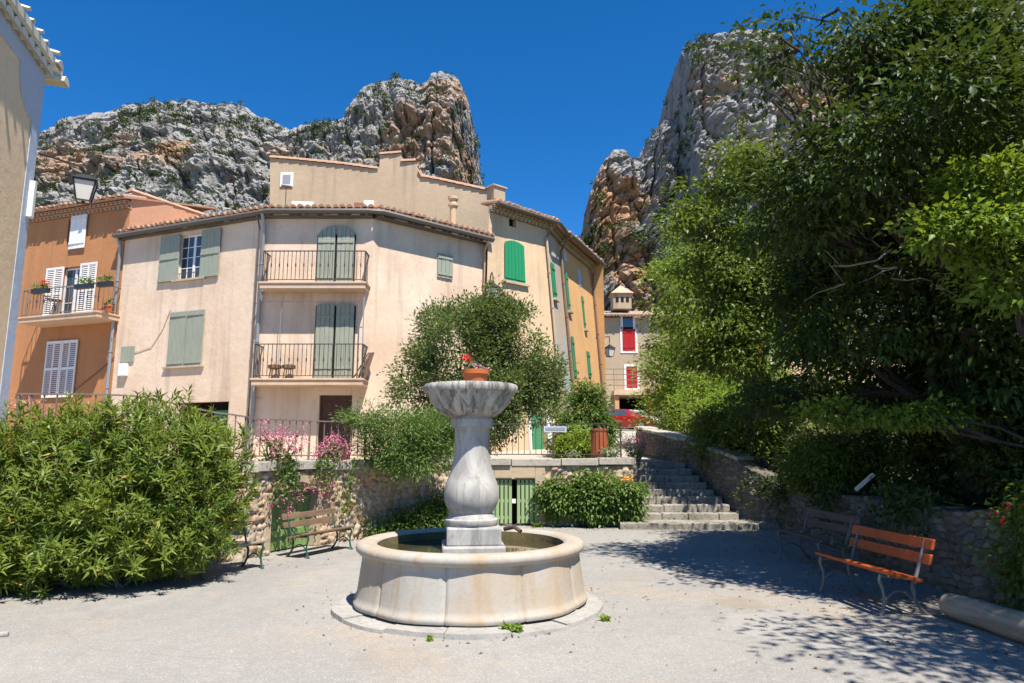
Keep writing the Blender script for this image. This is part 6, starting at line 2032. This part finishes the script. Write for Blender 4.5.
for k in range(46):
    a = Vector((rng.uniform(4.3, 6.8), rng.uniform(7.6, 9.2), rng.uniform(3.4, 6.0)))
    b = a + Vector((rng.normal() * 0.55, rng.normal() * 0.4, rng.normal() * 0.35))
    lp = limb_path(a, b, rng, 6, 0.2)
    mb.tube(lp, [0.013, 0.012, 0.010, 0.008, 0.007, 0.005, 0.003], 5)
    for j in (2, 4):
        c = lp[j] + Vector((rng.normal() * 0.25, rng.normal() * 0.2, rng.normal() * 0.22))
        mb.tube(limb_path(lp[j], c, rng, 3, 0.2), [0.008, 0.006, 0.004, 0.002], 4)
mb.build('bare_twigs', M['twig'], t1, smooth=True)
big_tree(22, 'glossy mid-green cherry tree beyond the steps, in full sun', (5.6, 15.6, 1.0), (5.3, 15.6, 4.0), 0.18,
     [(5.30, 15.5, 6.3, 1.6, 1.5, 1.8), (4.40, 15.2, 4.8, 1.1, 1.1, 1.3), (6.30, 15.6, 5.0, 1.5, 1.4, 1.6), (5.50, 15.4, 8.1, 0.8, 0.8, 1.0), (5.00, 14.9, 3.6, 1.0, 0.9, 0.9), (6.60, 15.0, 3.3, 1.3, 1.0, 1.0), (4.40, 15.5, 6.6, 0.8, 0.8, 0.9), (6.90, 15.8, 7.0, 1.0, 1.0, 1.0)],
     1500, 38, 0.19, 0.145, 0.06, 'l_mid', droop=0.5, up=0.75, inner=0.3, rough=0.55, gap=0.36, flat=0.42)
big_tree(23, 'feathery light green tree hiding the taupe house', (6.0, 24.5, 1.8), (5.7, 24.5, 4.5), 0.2,
     [(5.85, 24.3, 4.6, 1.3, 1.4, 2.0), (7.25, 24.5, 6.2, 1.8, 1.6, 1.9), (8.25, 24.2, 4.2, 1.6, 1.5, 1.6), (5.65, 24.0, 3.0, 1.0, 1.0, 1.0), (6.95, 23.8, 3.2, 1.5, 1.2, 1.2), (6.65, 25.0, 8.2, 1.3, 1.3, 1.2), (9.25, 24.5, 6.5, 1.6, 1.5, 1.6)],
     1300, 48, 0.22, 0.14, 0.055, 'l_light', 'acacia_tree', droop=0.2, up=0.5, inner=0.3, rough=0.55, simple=True, gap=0.3)
big_tree(24, 'bright lime-green young tree at the right edge', (5.75, 6.9, 0.9), (5.55, 6.8, 2.4), 0.06,
     [(4.55, 6.5, 3.7, 0.55, 0.5, 0.26), (4.95, 6.6, 4.2, 0.55, 0.5, 0.26), (4.85, 6.4, 3.2, 0.4, 0.4, 0.2), (5.3, 6.6, 3.6, 0.6, 0.5, 0.4), (4.8, 8.0, 2.0, 0.6, 0.4, 0.14), (4.1, 8.6, 2.05, 0.5, 0.4, 0.13)],
     330, 30, 0.12, 0.09, 0.048, 'l_lime', 'maple_tree', droop=0.25, up=0.75, inner=0.2, rough=0.5, flat=0.35)
big_tree(25, 'near tree just beyond the right edge that dapples the foreground', (6.3, 3.3, 0.95), (5.6, 3.2, 4.2), 0.14,
     [(4.6, 3.6, 5.0, 1.1, 0.9, 0.6), (5.6, 3.2, 5.6, 1.3, 1.2, 0.9), (5.9, 4.6, 5.0, 0.9, 0.9, 0.75), (7.0, 5.5, 5.2, 1.1, 1.2, 1.0), (8.0, 7.2, 5.3, 1.2, 1.2, 1.0)],
     660, 30, 0.25, 0.15, 0.058, 'l_mid', droop=0.6, up=0.6, inner=0.2, rough=0.5, gap=0.3, twigs=5)
# shrubs under the trees
for i, (b, bl, lb, m) in enumerate((
        ((5.9, 12.0, 0.9), [(5.9, 12.0, 1.4, 0.8, 0.9, 0.6), (5.6, 13.0, 1.3, 0.5, 0.7, 0.5)], 'dark leafy shrub behind the corner of the garden wall', 'l_mid'),
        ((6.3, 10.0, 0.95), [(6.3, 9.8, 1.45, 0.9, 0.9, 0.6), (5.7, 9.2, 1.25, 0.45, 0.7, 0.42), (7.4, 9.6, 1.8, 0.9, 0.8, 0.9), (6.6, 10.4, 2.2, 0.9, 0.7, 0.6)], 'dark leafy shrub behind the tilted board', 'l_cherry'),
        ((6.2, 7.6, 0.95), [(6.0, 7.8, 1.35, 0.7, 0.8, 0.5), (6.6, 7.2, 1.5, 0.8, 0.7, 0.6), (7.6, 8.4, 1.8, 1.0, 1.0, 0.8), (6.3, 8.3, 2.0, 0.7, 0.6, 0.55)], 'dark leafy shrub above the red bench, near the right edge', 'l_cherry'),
        ((5.3, 15.6, 1.3), [(5.4, 15.6, 1.9, 0.6, 0.7, 0.55), (5.0, 17.0, 2.1, 0.5, 0.8, 0.5), (5.9, 16.8, 2.2, 0.9, 1.0, 0.7)], 'sunlit shrub leaning over the sloping top of the garden wall beside the steps', 'l_mid'),
        ((5.2, 20.6, 1.9), [(5.3, 20.3, 2.5, 0.7, 0.9, 0.7), (6.3, 20.5, 2.6, 1.0, 0.9, 0.8), (7.6, 20, 2.8, 1.2, 1.0, 1.0)], 'light green shrub at the far head of the garden wall', 'l_light'),
        ((8.5, 13.5, 1.2), [(8.2, 13.4, 1.9, 1.2, 1.0, 0.9), (10.0, 13.5, 2.2, 1.3, 1.0, 1.2), (9.2, 11.5, 1.8, 1.2, 1.0, 0.8)], 'deep green shrub mass behind the cherry trunk', 'l_cherry'))):
    shrub(100 + i, 'garden_shrub', lb, b, bl, 300, 40, 0.14, 0.10, 0.052, m, 'shrubs in the garden on the right', 'shrub', 10, simple=i > 3, rough=0.4, droop=0.35)
for i, (x, y, r, lb) in enumerate(((16, 76, 2.6, 'round green tree on the slope just left of the dovecote'), (24, 84, 3.2, 'green tree on the slope just right of the dovecote'), (11, 90, 2.6, 'small dark tree on the slope above the apricot house eave'))):
    z = HZ(x, y)
    tree(120 + i, 'slope_tree', lb, (x, y, z), (x, y, z + 3.0), 0.2, [(x, y, z + 4.5, r, r, r * 0.95), (x + r * 0.6, y, z + 3.6, r * 0.6, r * 0.6, r * 0.6)], 170, 22, 0.5, 0.5, 0.3, 'l_light' if i < 2 else 'l_mid', 'trees on the slope', 'tree', None, 4, simple=True, inner=0.4)
for i, (t_px, lb, n) in enumerate(((780, 'dark trailing plant over the bend of the garden wall', 16), (836, 'dark trailing plant over the garden wall behind the grey bench', 14), (915, 'dark trailing plant over the garden wall behind the red bench', 16), (706, 'green trailing plant on the garden wall beside the middle steps', 14))):
    rng = np.random.default_rng(300 + i)
    s = Rw.find(t_px, 1.0)
    zt0 = float(Rw.top(s))
    t = thing('wall_creeper', lb, 'plant', Rw.pt(s, zt0, -0.05), 'plants hanging over the garden wall')
    mb = MB(); LP = []
    for k in range(n):
        a = Rw.pt(s + rng.normal() * 0.35, zt0 + 0.05, -0.2); b = Rw.pt(s + rng.normal() * 0.45, zt0 + 0.14 + 0.1 * rng.random(), 0.12); c = Rw.pt(s + rng.normal() * 0.5, zt0 - 0.55 * rng.random(), 0.16 + 0.08 * rng.random())
        mb.tube([a, b, c], 0.005, 4)
        for q in range(30): LP.append(tuple((a.lerp(b, rng.random()) if q < 10 else b.lerp(c, rng.random())) + Vector(rng.normal(size=3) * 0.05)))
    mb.build('stem', M['stem'], t)
    LP = np.array(LP); m = len(LP)
    leaves_object('foliage', LP, rng.normal(size=(m, 3)) - np.array([0.3, 0.2, 0.6]), rng.normal(size=(m, 3)) * 0.6 + np.array([-0.4, -0.2, 0.8]), 0.085, 0.05, M['l_cherry' if i < 3 else 'l_mid'], t, rng.random(m))
# dry leaves and grit blown about the square: nobody could count it
rng = np.random.default_rng(71)
m = 2200
LX, LY = [], []
while len(LX) < m:
    u_ = rng.random()
    if u_ < 0.45:
        sw = rng.uniform(Rw.s[3], Rw.len); q = Rw.pt(sw, 0, 0.12 + abs(rng.normal()) * 0.7); LX.append(q.x); LY.append(q.y)
    elif u_ < 0.7:
        sw = rng.uniform(W.s[1], W.s[6]); q = W.pt(sw, 0, 0.12 + abs(rng.normal()) * 0.5); LX.append(q.x); LY.append(q.y)
    elif u_ < 0.74:
        a = rng.random() * 6.283; rr = 1.42 + abs(rng.normal()) * 0.25; LX.append(fx + rr * math.cos(a)); LY.append(fy + rr * math.sin(a))
    else:
        q = Rw.pt(rng.uniform(Rw.s[3], Rw.len), 0, 0.3 + abs(rng.normal()) * 1.6); LX.append(q.x); LY.append(q.y)
LP = np.stack([LX, LY, np.full(m, 0.006)], axis=1)
LD = rng.normal(size=(m, 3)) * np.array([1, 1, 0.12])
M['litter'] = leafmat('dry_leaf', (0.20, 0.12, 0.055), (0.10, 0.06, 0.03), (0.2, 0.12, 0.05), 0.8, 0.05)
sz = 0.022 + 0.03 * rng.random(m)
tag(leaves_object('leaf_litter', LP, LD, rng.normal(size=(m, 3)) * 0.25 + np.array([0, 0, 1]), sz, sz * 0.5, M['litter'], None, rng.random(m), 0.2, 0.1), kind='stuff')
# one stone scrap at the lower left of the square
mb = MB(); q = onz(4, 634, 0.02); mb.box(q, (0.07, 0.05, 0.04), 0.4)
tag(mb.build('stone', M['marble'], bevel=0.012), 'small white stone on the ground at the lower left', 'stone')
